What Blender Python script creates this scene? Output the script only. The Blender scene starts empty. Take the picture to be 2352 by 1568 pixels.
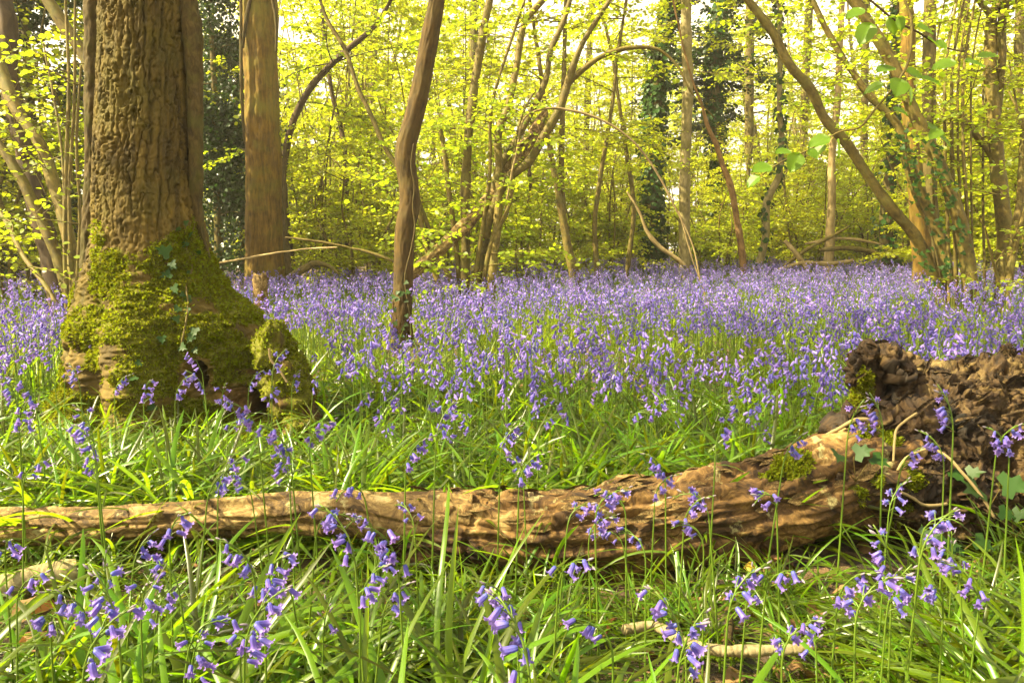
import bpy, math, random
import numpy as np
from mathutils import Vector, Matrix, Euler

SEED = 11
RNG = np.random.default_rng(SEED)
random.seed(SEED)
SC = bpy.context.scene
COL = SC.collection
PI = math.pi

# ------------------------------------------------------------------ camera maths
F, CX, CY, HOR, CAMZ = 1830.0, 1176.0, 784.0, 570.0, 0.80
PITCH = math.atan((CY - HOR) / F)
cp, sp = math.cos(PITCH), math.sin(PITCH)


def ray(px, py):
    x, v = (px - CX) / F, (CY - py) / F
    return np.array([x, cp + v * sp, -sp + v * cp])


def at(px, py, Y):
    d = ray(px, py)
    t = Y / d[1]
    return np.array([d[0] * t, Y, CAMZ + d[2] * t])


def smooth(a, b, x):
    t = np.clip((x - a) / (b - a), 0, 1)
    return t * t * (3 - 2 * t)


def ground(x, y):
    x, y = np.asarray(x, float), np.asarray(y, float)
    z = 0.02 * np.sin(x * 1.3 + .4) * np.cos(y * .9) + 0.012 * np.sin(x * 3.1 + y * 2.3)
    z = z + 0.05 * np.sin(x * .31 + 1.) * smooth(4, 12, y) * np.cos(y * .27)
    z = z + 0.010 * np.clip(y - 9, 0, 40) * smooth(-2, 6, x)
    return z


def on_ground(px, py, h=0.0):
    d = ray(px, py)
    Y = 3.0
    for _ in range(40):
        t = Y / d[1]
        z = float(ground(d[0] * t, Y)) + h
        Y = max(0.5, min(60., (z - CAMZ) / d[2] * d[1])) if d[2] < -1e-4 else 60.
    t = Y / d[1]
    return np.array([d[0] * t, Y, float(ground(d[0] * t, Y))])


# ------------------------------------------------------------------ noise
_pr = np.random.default_rng(5)
PERM = np.concatenate([_pr.permutation(256)] * 3).astype(np.int64)
GR = np.array([[1, 1, 0], [-1, 1, 0], [1, -1, 0], [-1, -1, 0], [1, 0, 1], [-1, 0, 1], [1, 0, -1], [-1, 0, -1],
               [0, 1, 1], [0, -1, 1], [0, 1, -1], [0, -1, -1], [1, 1, 0], [-1, 1, 0], [0, -1, 1], [0, -1, -1]], float)


def pn(P, seed=0):
    P = np.asarray(P, float) + seed * 17.31
    i = np.floor(P).astype(np.int64)
    f = P - i
    i &= 255
    u = f * f * f * (f * (f * 6 - 15) + 10)
    out = 0
    for dx in (0, 1):
        wx = u[:, 0] if dx else 1 - u[:, 0]
        for dy in (0, 1):
            wy = u[:, 1] if dy else 1 - u[:, 1]
            for dz in (0, 1):
                wz = u[:, 2] if dz else 1 - u[:, 2]
                h = PERM[PERM[PERM[i[:, 0] + dx] + i[:, 1] + dy] + i[:, 2] + dz] & 15
                g = GR[h]
                out = out + wx * wy * wz * (g[:, 0] * (f[:, 0] - dx) + g[:, 1] * (f[:, 1] - dy) + g[:, 2] * (f[:, 2] - dz))
    return out


def fbm(P, oct=3, seed=0):
    s, a, tot = 0, 1., 0
    for k in range(oct):
        s = s + a * pn(np.asarray(P) * 2 ** k, seed + k)
        tot += a
        a *= .5
    return s / tot


# ------------------------------------------------------------------ mesh helpers
class MB:
    def __init__(s):
        s.V, s.Q, s.T, s.B, s.n, s.mq, s.mt = [], [], [], [], 0, [], []

    def add(s, V, Q=None, T=None, B=None, m=0):
        V = np.asarray(V, float).reshape(-1, 3)
        s.V.append(V)
        s.B.append(np.asarray(B, float).reshape(-1, 3) if B is not None else V)
        if Q is not None and len(Q):
            Q = np.asarray(Q, np.int64).reshape(-1, 4)
            s.Q.append(Q + s.n)
            s.mq.append(np.full(len(Q), m))
        if T is not None and len(T):
            T = np.asarray(T, np.int64).reshape(-1, 3)
            s.T.append(T + s.n)
            s.mt.append(np.full(len(T), m))
        s.n += len(V)
        return s

    def join(s, o, M=None, m=0):
        for V, B in [(np.concatenate(o.V), np.concatenate(o.B))]:
            if M is not None:
                M = np.asarray(M)
                V = V @ M[:3, :3].T + M[:3, 3]
            s.add(V, np.concatenate(o.Q) if o.Q else None, np.concatenate(o.T) if o.T else None, B, m)
        return s

    def verts(s):
        return np.concatenate(s.V)

    def mesh(s, name, mats, origin=(0, 0, 0), smooth_=True, attrs=None):
        V = np.concatenate(s.V) - np.asarray(origin, float)
        Q = np.concatenate(s.Q) if s.Q else np.zeros((0, 4), np.int64)
        T = np.concatenate(s.T) if s.T else np.zeros((0, 3), np.int64)
        me = bpy.data.meshes.new(name)
        me.vertices.add(len(V))
        me.vertices.foreach_set('co', V.astype(np.float32).ravel())
        L = np.concatenate([Q.ravel(), T.ravel()]).astype(np.int32)
        me.loops.add(len(L))
        me.loops.foreach_set('vertex_index', L)
        n = len(Q) + len(T)
        me.polygons.add(n)
        st = np.concatenate([np.arange(len(Q)) * 4, len(Q) * 4 + np.arange(len(T)) * 3]).astype(np.int32)
        me.polygons.foreach_set('loop_start', st)
        mi = np.concatenate((s.mq or [np.zeros(0)]) + (s.mt or [np.zeros(0)])).astype(np.int32)
        me.polygons.foreach_set('material_index', mi)
        me.polygons.foreach_set('use_smooth', np.full(n, bool(smooth_)))
        me.update(calc_edges=True)
        a = me.attributes.new('bark', 'FLOAT_VECTOR', 'POINT')
        a.data.foreach_set('vector', np.concatenate(s.B).astype(np.float32).ravel())
        for k, v in (attrs or {}).items():
            a = me.attributes.new(k, 'FLOAT', 'POINT')
            a.data.foreach_set('value', np.asarray(v, np.float32))
        for m in (mats if isinstance(mats, (list, tuple)) else [mats]):
            me.materials.append(m)
        return me


def spl(pts, n):
    """Catmull-Rom through k x d control points, n samples."""
    P = np.asarray(pts, float)
    if len(P) == 2:
        t = np.linspace(0, 1, n)[:, None]
        return P[0] * (1 - t) + P[1] * t
    seg = np.linalg.norm(np.diff(P[:, :3], axis=0), axis=1)
    s = np.concatenate([[0], np.cumsum(seg)])
    s /= s[-1]
    m = np.gradient(P, s, axis=0)
    t = np.linspace(0, 1, n)
    i = np.clip(np.searchsorted(s, t, side='right') - 1, 0, len(P) - 2)
    h = (s[i + 1] - s[i])[:, None]
    u = ((t - s[i]) / (s[i + 1] - s[i]))[:, None]
    return ((2 * u ** 3 - 3 * u ** 2 + 1) * P[i] + (u ** 3 - 2 * u ** 2 + u) * h * m[i] + (-2 * u ** 3 + 3 * u ** 2) * P[i + 1] + (u ** 3 - u ** 2) * h * m[i + 1])


def norm(v):
    return v / np.maximum(np.linalg.norm(v, axis=-1, keepdims=True), 1e-9)


def frames(C):
    t = norm(np.gradient(C, axis=0))
    m = np.abs(t.mean(axis=0))
    ref = np.eye(3)[int(np.argmin(m))]
    n = norm(np.cross(t, ref))
    return t, n, np.cross(t, n)


def tube(mb, P, sides=6, n=None, cap=True, m=0, disp=None, seed=0):
    """Swept tube through (x, y, z, r) points."""
    P = np.asarray(P, float)
    S = spl(P, n) if n else P
    C, r = S[:, :3], np.maximum(S[:, 3], 2e-4)
    t, nn, b = frames(C)
    a = np.linspace(0, 2 * PI, sides, endpoint=False)
    k = len(C)
    s = np.concatenate([[0], np.cumsum(np.linalg.norm(np.diff(C, axis=0), axis=1))])
    D = np.cos(a)[None, :, None] * nn[:, None, :] + np.sin(a)[None, :, None] * b[:, None, :]
    rm = r.mean()
    B = np.stack([np.broadcast_to(np.cos(a) * rm, (k, sides)), np.broadcast_to(np.sin(a) * rm, (k, sides)), np.broadcast_to(s[:, None], (k, sides))], -1).reshape(-1, 3) + seed * 3.7
    R = np.broadcast_to(r[:, None], (k, sides)).copy()
    if disp is not None:
        R = R + disp(B, np.broadcast_to(a, (k, sides)).ravel(), np.repeat(s, sides), R.ravel()).reshape(k, sides)
    V = (C[:, None, :] + D * R[..., None]).reshape(-1, 3)
    i = np.arange(k - 1)[:, None] * sides
    j = np.arange(sides)[None, :]
    j2 = (j + 1) % sides
    Q = np.stack([i + j, i + j2, i + sides + j2, i + sides + j], -1).reshape(-1, 4)
    T = []
    if cap:
        V = np.concatenate([V, C[:1], C[-1:]])
        B = np.concatenate([B, B[:1], B[-1:]])
        o = k * sides
        T = [[o, (q + 1) % sides, q] for q in range(sides)] + [[o + 1, (k - 1) * sides + q, (k - 1) * sides + (q + 1) % sides] for q in range(sides)]
    mb.add(V, Q, T, B, m)


LEAF6 = np.array([[0, 0, 0], [-.36, .3, .07], [-.35, .7, .06], [0, 1, -.06], [.35, .7, .06], [.36, .3, .07]], float)


def leaves(mb, P, D, U, S, m=0, wid=1.):
    """Folded six-corner leaves: positions, directions, up vectors, lengths."""
    P, D, U, S = np.asarray(P, float), norm(np.asarray(D, float)), np.asarray(U, float), np.asarray(S, float)
    X = norm(np.cross(D, U))
    Z = np.cross(X, D)
    L = LEAF6 * [wid, 1, 1]
    V = P[:, None, :] + S[:, None, None] * (L[None, :, 0:1] * X[:, None] + L[None, :, 1:2] * D[:, None] + L[None, :, 2:3] * Z[:, None])
    o = np.arange(len(P))[:, None] * 6
    Q = np.concatenate([o + np.array([0, 3, 2, 1]), o + np.array([0, 5, 4, 3])])
    B = np.broadcast_to(L[None], V.shape)
    mb.add(V.reshape(-1, 3), Q, None, B.reshape(-1, 3), m)


# ------------------------------------------------------------------ things and parts
ORI = {}


def tag(o, label=None, cat=None, group=None, kind=None):
    for k, v in (('label', label), ('category', cat), ('group', group), ('kind', kind)):
        if v:
            o[k] = v
    return o


def thing(name, label, cat, loc=(0, 0, 0), group=None):
    o = bpy.data.objects.new(name, None)
    COL.objects.link(o)
    o.location = tuple(float(v) for v in loc)
    o.empty_display_size = .1
    ORI[o.name] = np.array(loc, float)
    return tag(o, label, cat, group)


def part(name, mb, mats, parent=None, label=None, smooth_=True, attrs=None):
    """One mesh object built from world-space vertices, parented if asked."""
    org = ORI.get(parent.name, np.zeros(3)) if parent else np.zeros(3)
    me = mb.mesh(name, mats, org, smooth_, attrs)
    o = bpy.data.objects.new(name, me)
    COL.objects.link(o)
    if parent:
        o.parent = parent
        ORI[o.name] = org
    if label:
        o['label'] = label
    return o


def solo(name, mb, mats, label, cat, group=None, loc=None, smooth_=True, attrs=None):
    V = mb.verts()
    loc = np.array(loc if loc is not None else [*V[:, :2].mean(axis=0), V[:, 2].min()], float)
    me = mb.mesh(name, mats, loc, smooth_, attrs)
    o = bpy.data.objects.new(name, me)
    COL.objects.link(o)
    o.location = tuple(loc)
    return tag(o, label, cat, group)


def copy_tree(o, parent=None):
    c = o.copy()
    COL.objects.link(c)
    c.parent = parent
    for ch in list(o.children):
        copy_tree(ch, c)
    return c


# ------------------------------------------------------------------ materials
class NT:
    def __init__(s, name):
        s.m = bpy.data.materials.new(name)
        s.m.use_nodes = True
        s.t = s.m.node_tree
        s.t.nodes.clear()
        s.out = s.t.nodes.new('ShaderNodeOutputMaterial')

    def n(s, kind, ins=None, **kw):
        nd = s.t.nodes.new('ShaderNode' + kind)
        for k, v in kw.items():
            setattr(nd, k, v)
        for k, v in (ins or {}).items():
            sk = nd.inputs[k]
            if isinstance(v, bpy.types.NodeSocket):
                s.t.links.new(v, sk)
            else:
                sk.default_value = v
        return nd

    def ramp(s, fac, stops, interp='LINEAR'):
        nd = s.n('ValToRGB', {'Fac': fac})
        e = nd.color_ramp.elements
        nd.color_ramp.interpolation = interp
        while len(e) < len(stops):
            e.new(.5)
        for q, (p, c) in zip(e, stops):
            q.position, q.color = p, (*c, 1) if len(c) == 3 else c
        return nd.outputs['Color']

    def mix(s, f, a, b, mode='MIX'):
        nd = s.n('MixRGB', {'Fac': f, 'Color1': a if isinstance(a, bpy.types.NodeSocket) else (*a, 1), 'Color2': b if isinstance(b, bpy.types.NodeSocket) else (*b, 1)}, blend_type=mode)
        return nd.outputs[0]

    def noise(s, vec, scale, detail=4, rough=.6, dist=0.):
        return s.n('TexNoise', {'Vector': vec, 'Scale': scale, 'Detail': detail, 'Roughness': rough, 'Distortion': dist}).outputs['Fac']

    def mapping(s, vec, scale):
        return s.n('Mapping', {'Vector': vec, 'Scale': scale}).outputs[0]

    def attr(s, name='bark', out='Vector'):
        return s.n('Attribute', attribute_name=name).outputs[out]

    def math(s, op, a, b=0.):
        return s.n('Math', {0: a, 1: b}, operation=op).outputs[0]

    def done(s, sh):
        s.t.links.new(sh, s.out.inputs['Surface'])
        return s.m


def leaf_mat(name, refl, trans, rough=.42, var=.25, spec=.4, tfac=.5, stops=None):
    g = NT(name)
    rnd = g.n('NewGeometry').outputs['Random Per Island']
    orn = g.n('ObjectInfo').outputs['Random']
    v1 = g.math('ADD', g.math('MULTIPLY', rnd, .7), g.math('MULTIPLY', orn, .3))
    hsv = g.n('HueSaturation', {'Hue': g.math('ADD', g.math('MULTIPLY', v1, var * .16), .5 - var * .08), 'Saturation': 1., 'Value': g.math('ADD', g.math('MULTIPLY', rnd, var * 2.), 1 - var), 'Color': (*refl, 1)}).outputs[0]
    hs2 = g.n('HueSaturation', {'Hue': g.math('ADD', g.math('MULTIPLY', v1, var * .16), .5 - var * .08), 'Saturation': 1., 'Value': g.math('ADD', g.math('MULTIPLY', rnd, var * 2.), 1 - var), 'Color': (*trans, 1)}).outputs[0]
    p = g.n('BsdfPrincipled', {'Base Color': hsv, 'Roughness': rough, 'Specular IOR Level': spec}).outputs[0]
    t = g.n('BsdfTranslucent', {'Color': hs2}).outputs[0]
    return g.done(g.n('MixShader', {0: tfac, 1: p, 2: t}).outputs[0])


def bark_mat(name, lo, hi, sc=30., stretch=.22, bump=.5, dist=.004, tint=None, tintsc=5., tintamt=.5, rough=.85, ring=0., mossy=False):
    g = NT(name)
    b = g.attr()
    m = g.mapping(b, (1, 1, stretch))
    n1 = g.noise(m, sc, 5, .65, .6)
    n2 = g.noise(b, sc * .18, 3, .6)
    c = g.ramp(g.math('ADD', g.math('MULTIPLY', n1, .7), g.math('MULTIPLY', n2, .3)), [(.34, lo), (.64, hi)])
    if tint:
        f = g.ramp(g.noise(b, tintsc, 4, .65), [(.45, (0, 0, 0)), (.66, (tintamt,) * 3)])
        c = g.mix(f, c, tint)
    h = n1
    if ring:
        rr = g.noise(g.mapping(b, (.15, .15, 1)), ring, 2, .5)
        h = g.math('ADD', n1, g.math('MULTIPLY', rr, .6))
    orn = g.n('ObjectInfo').outputs['Random']
    c = g.n('HueSaturation', {'Hue': .5, 'Saturation': 1, 'Value': g.math('ADD', g.math('MULTIPLY', orn, .3), .85), 'Color': c}).outputs[0]
    if mossy:
        n3 = g.noise(b, 90., 4, .65)
        rf = g.ramp(g.math('ADD', g.attr('red', 'Fac'), g.math('SUBTRACT', n2, .5)), [(.45, (0, 0, 0)), (.62, (1, 1, 1))])
        c = g.mix(rf, c, g.ramp(n1, [(.36, (.025, .013, .003)), (.5, (.085, .045, .010)), (.64, (.19, .12, .032))]))
        mf = g.ramp(g.math('ADD', g.attr('moss', 'Fac'), g.math('MULTIPLY', g.math('SUBTRACT', n1, .5), 1.2)), [(.4, (0, 0, 0)), (.6, (1, 1, 1))])
        c = g.mix(mf, c, g.ramp(n3, [(.3, (.05, .045, .002)), (.7, (.13, .135, .005))]))
    bp = g.n('Bump', {'Strength': bump, 'Distance': dist, 'Height': h}).outputs[0]
    return g.done(g.n('BsdfPrincipled', {'Base Color': c, 'Roughness': rough, 'Specular IOR Level': .25, 'Normal': bp}).outputs[0])


def rot_mat(name, pal, sc, mosscol=(.10, .105, .006), aniso=1., crack=0., grain=.45, bd=.008):
    """Decayed wood: patches of pale fibre, red-brown rot and dark wet wood, moss where the mesh carries it."""
    g = NT(name)
    b = g.attr()
    w = g.n('TexNoise', {'Vector': b, 'Scale': sc * .35, 'Detail': 3.}).outputs['Color']
    wv = g.n('VectorMath', {0: b, 1: g.n('VectorMath', {0: w, 1: (.16, .16, .16)}, operation='MULTIPLY').outputs[0]}, operation='ADD').outputs[0]
    n1 = g.noise(g.mapping(wv, (1, 1, aniso)), sc, 6, .7, 1.)
    n2 = g.noise(wv, sc * .22, 4, .6)
    n3 = g.noise(g.mapping(wv, (1, 1, aniso)), sc * 4.5, 4, .65)
    v = g.math('ADD', g.math('MULTIPLY', n1, .55), g.math('MULTIPLY', n2, .45))
    c = g.ramp(v, [(.36, pal[0]), (.44, pal[1]), (.51, pal[2]), (.57, pal[3]), (.65, pal[4])])
    c = g.mix(grain, c, g.ramp(n3, [(.3, (.35, .33, .3)), (.7, (1.35, 1.33, 1.3))]), 'MULTIPLY')
    if crack:                          # checked, flaking surface
        vv = g.n('TexVoronoi', {'Vector': g.mapping(wv, (1, 1, .32)), 'Scale': 58.}, feature='DISTANCE_TO_EDGE').outputs['Distance']
        ck = g.ramp(vv, [(.0, (.12, .10, .08)), (.07, (1, 1, 1))])
        ln = g.ramp(g.noise(wv, 7., 3, .6), [(.45, (0, 0, 0)), (.58, (crack,) * 3)])
        c = g.mix(ln, c, g.mix(1., c, ck, 'MULTIPLY'))
        lic = g.ramp(g.noise(b, 16., 5, .7), [(.60, (0, 0, 0)), (.66, (.75,) * 3)])
        c = g.mix(lic, c, (.30, .27, .11))
    mo = g.attr('moss', 'Fac')
    mf = g.ramp(g.math('ADD', mo, g.math('MULTIPLY', g.math('SUBTRACT', n1, .5), 1.2)), [(.4, (0, 0, 0)), (.6, (1, 1, 1))])
    mc = g.ramp(n3, [(.3, tuple(x * .45 for x in mosscol)), (.7, tuple(x * 1.3 for x in mosscol))])
    c = g.mix(mf, c, mc)
    hh = g.math('ADD', g.math('MULTIPLY', n1, .6), g.math('MULTIPLY', n3, .4))
    bp = g.n('Bump', {'Strength': .8, 'Distance': bd, 'Height': hh}).outputs[0]
    return g.done(g.n('BsdfPrincipled', {'Base Color': c, 'Roughness': .8, 'Specular IOR Level': .3, 'Normal': bp}).outputs[0])


def petal_mat(name, col, trans, grad=False):
    g = NT(name)
    rnd = g.n('ObjectInfo').outputs['Random']
    ri = g.n('NewGeometry').outputs['Random Per Island']
    v = g.math('ADD', g.math('MULTIPLY', rnd, .5), g.math('MULTIPLY', ri, .5))
    outs = []
    for c in (col, trans):
        cc = (*c, 1)
        if grad:                       # bluer near the stalk, lilac at the curled tips
            zf = g.math('MULTIPLY', g.n('SeparateXYZ', {0: g.attr()}).outputs[2], -54.)
            cc = g.ramp(zf, [(.05, (c[0] * .55, c[1] * 1.0, c[2] * .95)), (.6, c), (.95, (c[0] * 1.7, c[1] * 1.75, c[2] * 1.15))])
        outs.append(g.n('HueSaturation', {'Hue': g.math('ADD', g.math('MULTIPLY', v, .05), .475), 'Saturation': g.math('SUBTRACT', 1.08, g.math('MULTIPLY', ri, .3)), 'Value': g.math('ADD', g.math('MULTIPLY', ri, .6), .7), 'Color': cc}).outputs[0])
    p = g.n('BsdfPrincipled', {'Base Color': outs[0], 'Roughness': .45, 'Specular IOR Level': .35}).outputs[0]
    t = g.n('BsdfTranslucent', {'Color': outs[1]}).outputs[0]
    return g.done(g.n('MixShader', {0: .42, 1: p, 2: t}).outputs[0])


M = {}
M['leaf_hazel'] = leaf_mat('hazel_leaf_green', (.16, .205, .007), (.52, .64, .014), var=.3)
M['leaf_far'] = leaf_mat('spring_leaf_yellow', (.20, .225, .007), (.64, .69, .015), var=.35)
M['leaf_tree'] = leaf_mat('tree_leaf_green', (.10, .15, .008), (.34, .46, .016), var=.35)
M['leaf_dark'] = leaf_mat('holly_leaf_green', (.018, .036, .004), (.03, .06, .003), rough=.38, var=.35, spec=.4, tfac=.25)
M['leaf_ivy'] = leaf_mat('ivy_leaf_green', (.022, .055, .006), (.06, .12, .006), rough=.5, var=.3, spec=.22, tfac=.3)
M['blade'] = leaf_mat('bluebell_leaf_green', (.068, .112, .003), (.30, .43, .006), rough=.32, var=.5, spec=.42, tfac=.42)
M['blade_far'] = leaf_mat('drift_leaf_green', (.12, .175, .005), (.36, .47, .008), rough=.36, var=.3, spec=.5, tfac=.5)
M['stem'] = leaf_mat('stalk_green', (.10, .16, .014), (.20, .28, .015), rough=.4, var=.25, tfac=.3)
M['stem_dark'] = leaf_mat('bud_grey_violet', (.20, .17, .20), (.3, .2, .3), rough=.5, var=.25, tfac=.3)
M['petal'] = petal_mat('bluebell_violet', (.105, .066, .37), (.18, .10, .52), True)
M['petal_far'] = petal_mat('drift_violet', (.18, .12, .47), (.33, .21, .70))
M['moss'] = leaf_mat('moss_green', (.13, .14, .004), (.32, .35, .008), rough=.8, var=.45, spec=.1, tfac=.35)
M['litter'] = leaf_mat('dead_leaf_brown', (.20, .11, .045), (.22, .10, .03), rough=.7, var=.4, spec=.2, tfac=.25)
M['oak'] = bark_mat('oak_bark', (.014, .009, .0015), (.125, .083, .013), 34., .13, .8, .008, (.065, .058, .004), 3.5, .55)
M['flare'] = bark_mat('mossy_foot_bark', (.014, .009, .0015), (.125, .083, .013), 34., .13, .8, .008, (.065, .058, .004), 3.5, .55, mossy=True)
M['ivystem'] = bark_mat('ivy_stem_bark', (.02, .013, .003), (.085, .058, .014), 70., .4, .8, .004, (.06, .06, .008), 9., .6)
M['brown'] = bark_mat('brown_bark', (.016, .010, .002), (.080, .047, .009), 44., .16, .6, .005, (.10, .08, .02), 6., .3)
M['cedar'] = bark_mat('stringy_bark', (.036, .021, .0025), (.195, .112, .013), 34., .12, .7, .01, (.14, .13, .012), 2., .7)
M['hazel'] = bark_mat('hazel_bark', (.034, .024, .004), (.16, .115, .022), 30., .5, .35, .003, (.12, .12, .02), 5., .5, .7, 14.)
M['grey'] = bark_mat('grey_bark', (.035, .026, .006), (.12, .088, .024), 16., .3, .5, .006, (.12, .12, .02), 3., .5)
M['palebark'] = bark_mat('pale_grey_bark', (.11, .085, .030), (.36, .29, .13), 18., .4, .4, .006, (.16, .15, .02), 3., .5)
M['snagbark'] = bark_mat('red_dead_bark', (.07, .035, .010), (.26, .15, .05), 22., .3, .4, .006)
M['darkbark'] = bark_mat('dark_bark', (.020, .013, .007), (.075, .048, .020), 16., .3, .6, .008)
M['pale'] = bark_mat('pale_dead_wood', (.12, .085, .03), (.33, .25, .11), 30., .12, .4, .003, (.2, .13, .05), 8., .5)
M['birch'] = bark_mat('lichened_bark', (.13, .10, .04), (.36, .30, .15), 60., 1.6, .5, .003, (.12, .085, .035), 22., .9, .7)
M['log'] = rot_mat('log_wood', [(.012, .007, .002), (.06, .034, .008), (.15, .092, .025), (.27, .185, .06), (.43, .33, .14)], 34., aniso=.28, crack=.6)
M['log_dark'] = rot_mat('decayed_log_wood', [(.006, .004, .001), (.032, .016, .004), (.095, .050, .012), (.19, .110, .030), (.36, .255, .095)], 30., aniso=.16, crack=.35)
M['rot'] = rot_mat('rotten_root_wood', [(.004, .003, .001), (.018, .010, .003), (.048, .026, .007), (.095, .062, .018), (.26, .19, .07)], 16., aniso=.13, grain=.85, bd=.014)
M['mossbark'] = rot_mat('mossy_bark', [(.02, .012, .005), (.065, .038, .012), (.13, .078, .025), (.20, .12, .04), (.30, .20, .075)], 22.)


def soil_mat():
    g = NT('leaf_litter_soil')
    v = g.n('TexCoord').outputs['Object']
    vo = g.n('TexVoronoi', {'Vector': v, 'Scale': 22.}).outputs['Color']
    hs = g.n('SeparateColor', {0: vo}).outputs[0]
    n = g.noise(v, 3., 5, .6)
    c = g.ramp(g.math('ADD', g.math('MULTIPLY', hs, .5), g.math('MULTIPLY', n, .5)), [(.25, (.015, .010, .005)), (.5, (.05, .028, .012)), (.75, (.12, .07, .028))])
    bp = g.n('Bump', {'Strength': .8, 'Distance': .02, 'Height': g.noise(v, 40., 4, .7)}).outputs[0]
    return g.done(g.n('BsdfPrincipled', {'Base Color': c, 'Roughness': .9, 'Normal': bp}).outputs[0])


M['soil'] = soil_mat()

# ------------------------------------------------------------------ world, sun, camera
SUN_EL, SUN_AZ = math.radians(45), math.radians(-104)      # azimuth from +Y (away from the camera) towards +X; negative is to the left
sd = Vector((math.cos(SUN_EL) * math.sin(SUN_AZ), math.cos(SUN_EL) * math.cos(SUN_AZ), math.sin(SUN_EL)))
w = bpy.data.worlds.new('World')
SC.world = w
w.use_nodes = True
nt = w.node_tree
nt.nodes.clear()
sky = nt.nodes.new('ShaderNodeTexSky')
sky.sky_type = 'NISHITA'
sky.sun_disc = False
sky.sun_elevation = SUN_EL
sky.sun_rotation = SUN_AZ
sky.air_density, sky.dust_density, sky.ozone_density = .7, 6., 0.
bg = nt.nodes.new('ShaderNodeBackground')
bg.inputs['Strength'].default_value = .085
tc = nt.nodes.new('ShaderNodeTexCoord')
cn = nt.nodes.new('ShaderNodeTexNoise')
cn.inputs['Scale'].default_value, cn.inputs['Detail'].default_value = 2.2, 6.
crp = nt.nodes.new('ShaderNodeValToRGB')
crp.color_ramp.elements[0].position, crp.color_ramp.elements[0].color = .30, (.55, .55, .55, 1)
crp.color_ramp.elements[1].position, crp.color_ramp.elements[1].color = .55, (1, 1, 1, 1)
cmx = nt.nodes.new('ShaderNodeMixRGB')            # thin bright veil of cloud over the sky
cmx.inputs['Color2'].default_value = (7.6, 6.6, 4.9, 1)
nt.links.new(tc.outputs['Generated'], cn.inputs['Vector'])
nt.links.new(cn.outputs['Fac'], crp.inputs['Fac'])
sx = nt.nodes.new('ShaderNodeSeparateXYZ')          # the veil is thickest low down and thins to clear sky overhead
nt.links.new(tc.outputs['Generated'], sx.inputs[0])
mr = nt.nodes.new('ShaderNodeMapRange')
mr.inputs['From Min'].default_value, mr.inputs['From Max'].default_value = .36, .62
mr.inputs['To Min'].default_value, mr.inputs['To Max'].default_value = 1., .12
nt.links.new(sx.outputs['Z'], mr.inputs['Value'])
ml = nt.nodes.new('ShaderNodeMath')
ml.operation = 'MULTIPLY'
nt.links.new(crp.outputs['Color'], ml.inputs[0])
nt.links.new(mr.outputs[0], ml.inputs[1])
nt.links.new(ml.outputs[0], cmx.inputs['Fac'])
nt.links.new(sky.outputs[0], cmx.inputs['Color1'])
wo = nt.nodes.new('ShaderNodeOutputWorld')
nt.links.new(cmx.outputs[0], bg.inputs[0])
nt.links.new(bg.outputs[0], wo.inputs[0])
sl = bpy.data.lights.new('sun', 'SUN')
sl.energy = 5.
sl.angle = math.radians(.6)
sl.color = (1., .87, .52)
so = bpy.data.objects.new('sun', sl)
COL.objects.link(so)
so.rotation_euler = sd.to_track_quat('Z', 'Y').to_euler()
so.location = (-20, 0, 20)
cam = bpy.data.cameras.new('camera')
cam.sensor_width = 36.
cam.lens = 36. * F / 2352.
cam.clip_start, cam.clip_end = .05, 900.
co = bpy.data.objects.new('camera', cam)
COL.objects.link(co)
co.location = (0, 0, CAMZ)
co.rotation_euler = (PI / 2 - PITCH, 0, 0)
SC.camera = co
SC.view_settings.view_transform = 'Standard'
SC.view_settings.look = 'None'
SC.view_settings.exposure = 2.2
SC.cycles.use_denoising = True
SC.cycles.max_bounces = 8
SC.cycles.diffuse_bounces = 4
SC.cycles.transmission_bounces = 6
SC.cycles.glossy_bounces = 2
SC.cycles.sample_clamp_indirect = 6.
SC.cycles.use_adaptive_sampling = True
SC.cycles.adaptive_threshold = .02

# ------------------------------------------------------------------ ground
xs = np.concatenate([-np.geomspace(300, 12, 24), np.linspace(-11, 11, 111), np.geomspace(12, 300, 24)])
ys = np.concatenate([np.linspace(-6, 0, 8)[:-1], np.linspace(0, 6, 61)[:-1], np.linspace(6, 40, 86), np.geomspace(43, 400, 20)])
gx, gy = np.meshgrid(xs, ys)
gz = ground(gx, gy) * 1.0 + .006 * fbm(np.stack([gx.ravel() * 3, gy.ravel() * 3, gx.ravel() * 0], 1), 2).reshape(gx.shape)
nx, ny = len(xs), len(ys)
i = (np.arange(ny - 1)[:, None] * nx + np.arange(nx - 1)[None, :]).reshape(-1)
g_mb = MB().add(np.stack([gx, gy, gz], -1), np.stack([i, i + 1, i + nx + 1, i + nx], 1))
tag(part('ground', g_mb, M['soil']), 'brown woodland floor of soil and old leaf litter', 'ground', kind='structure')


# ------------------------------------------------------------------ shared plant builders
def project(V):
    V = np.asarray(V, float)
    d = V - [0, 0, CAMZ]
    fw = d[:, 1] * cp - d[:, 2] * sp
    up = d[:, 1] * sp + d[:, 2] * cp
    return np.stack([CX + F * d[:, 0] / fw, CY - F * up / fw, fw], 1)


def rnd_unit(n, rng):
    v = rng.normal(size=(n, 3))
    return norm(v)


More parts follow.
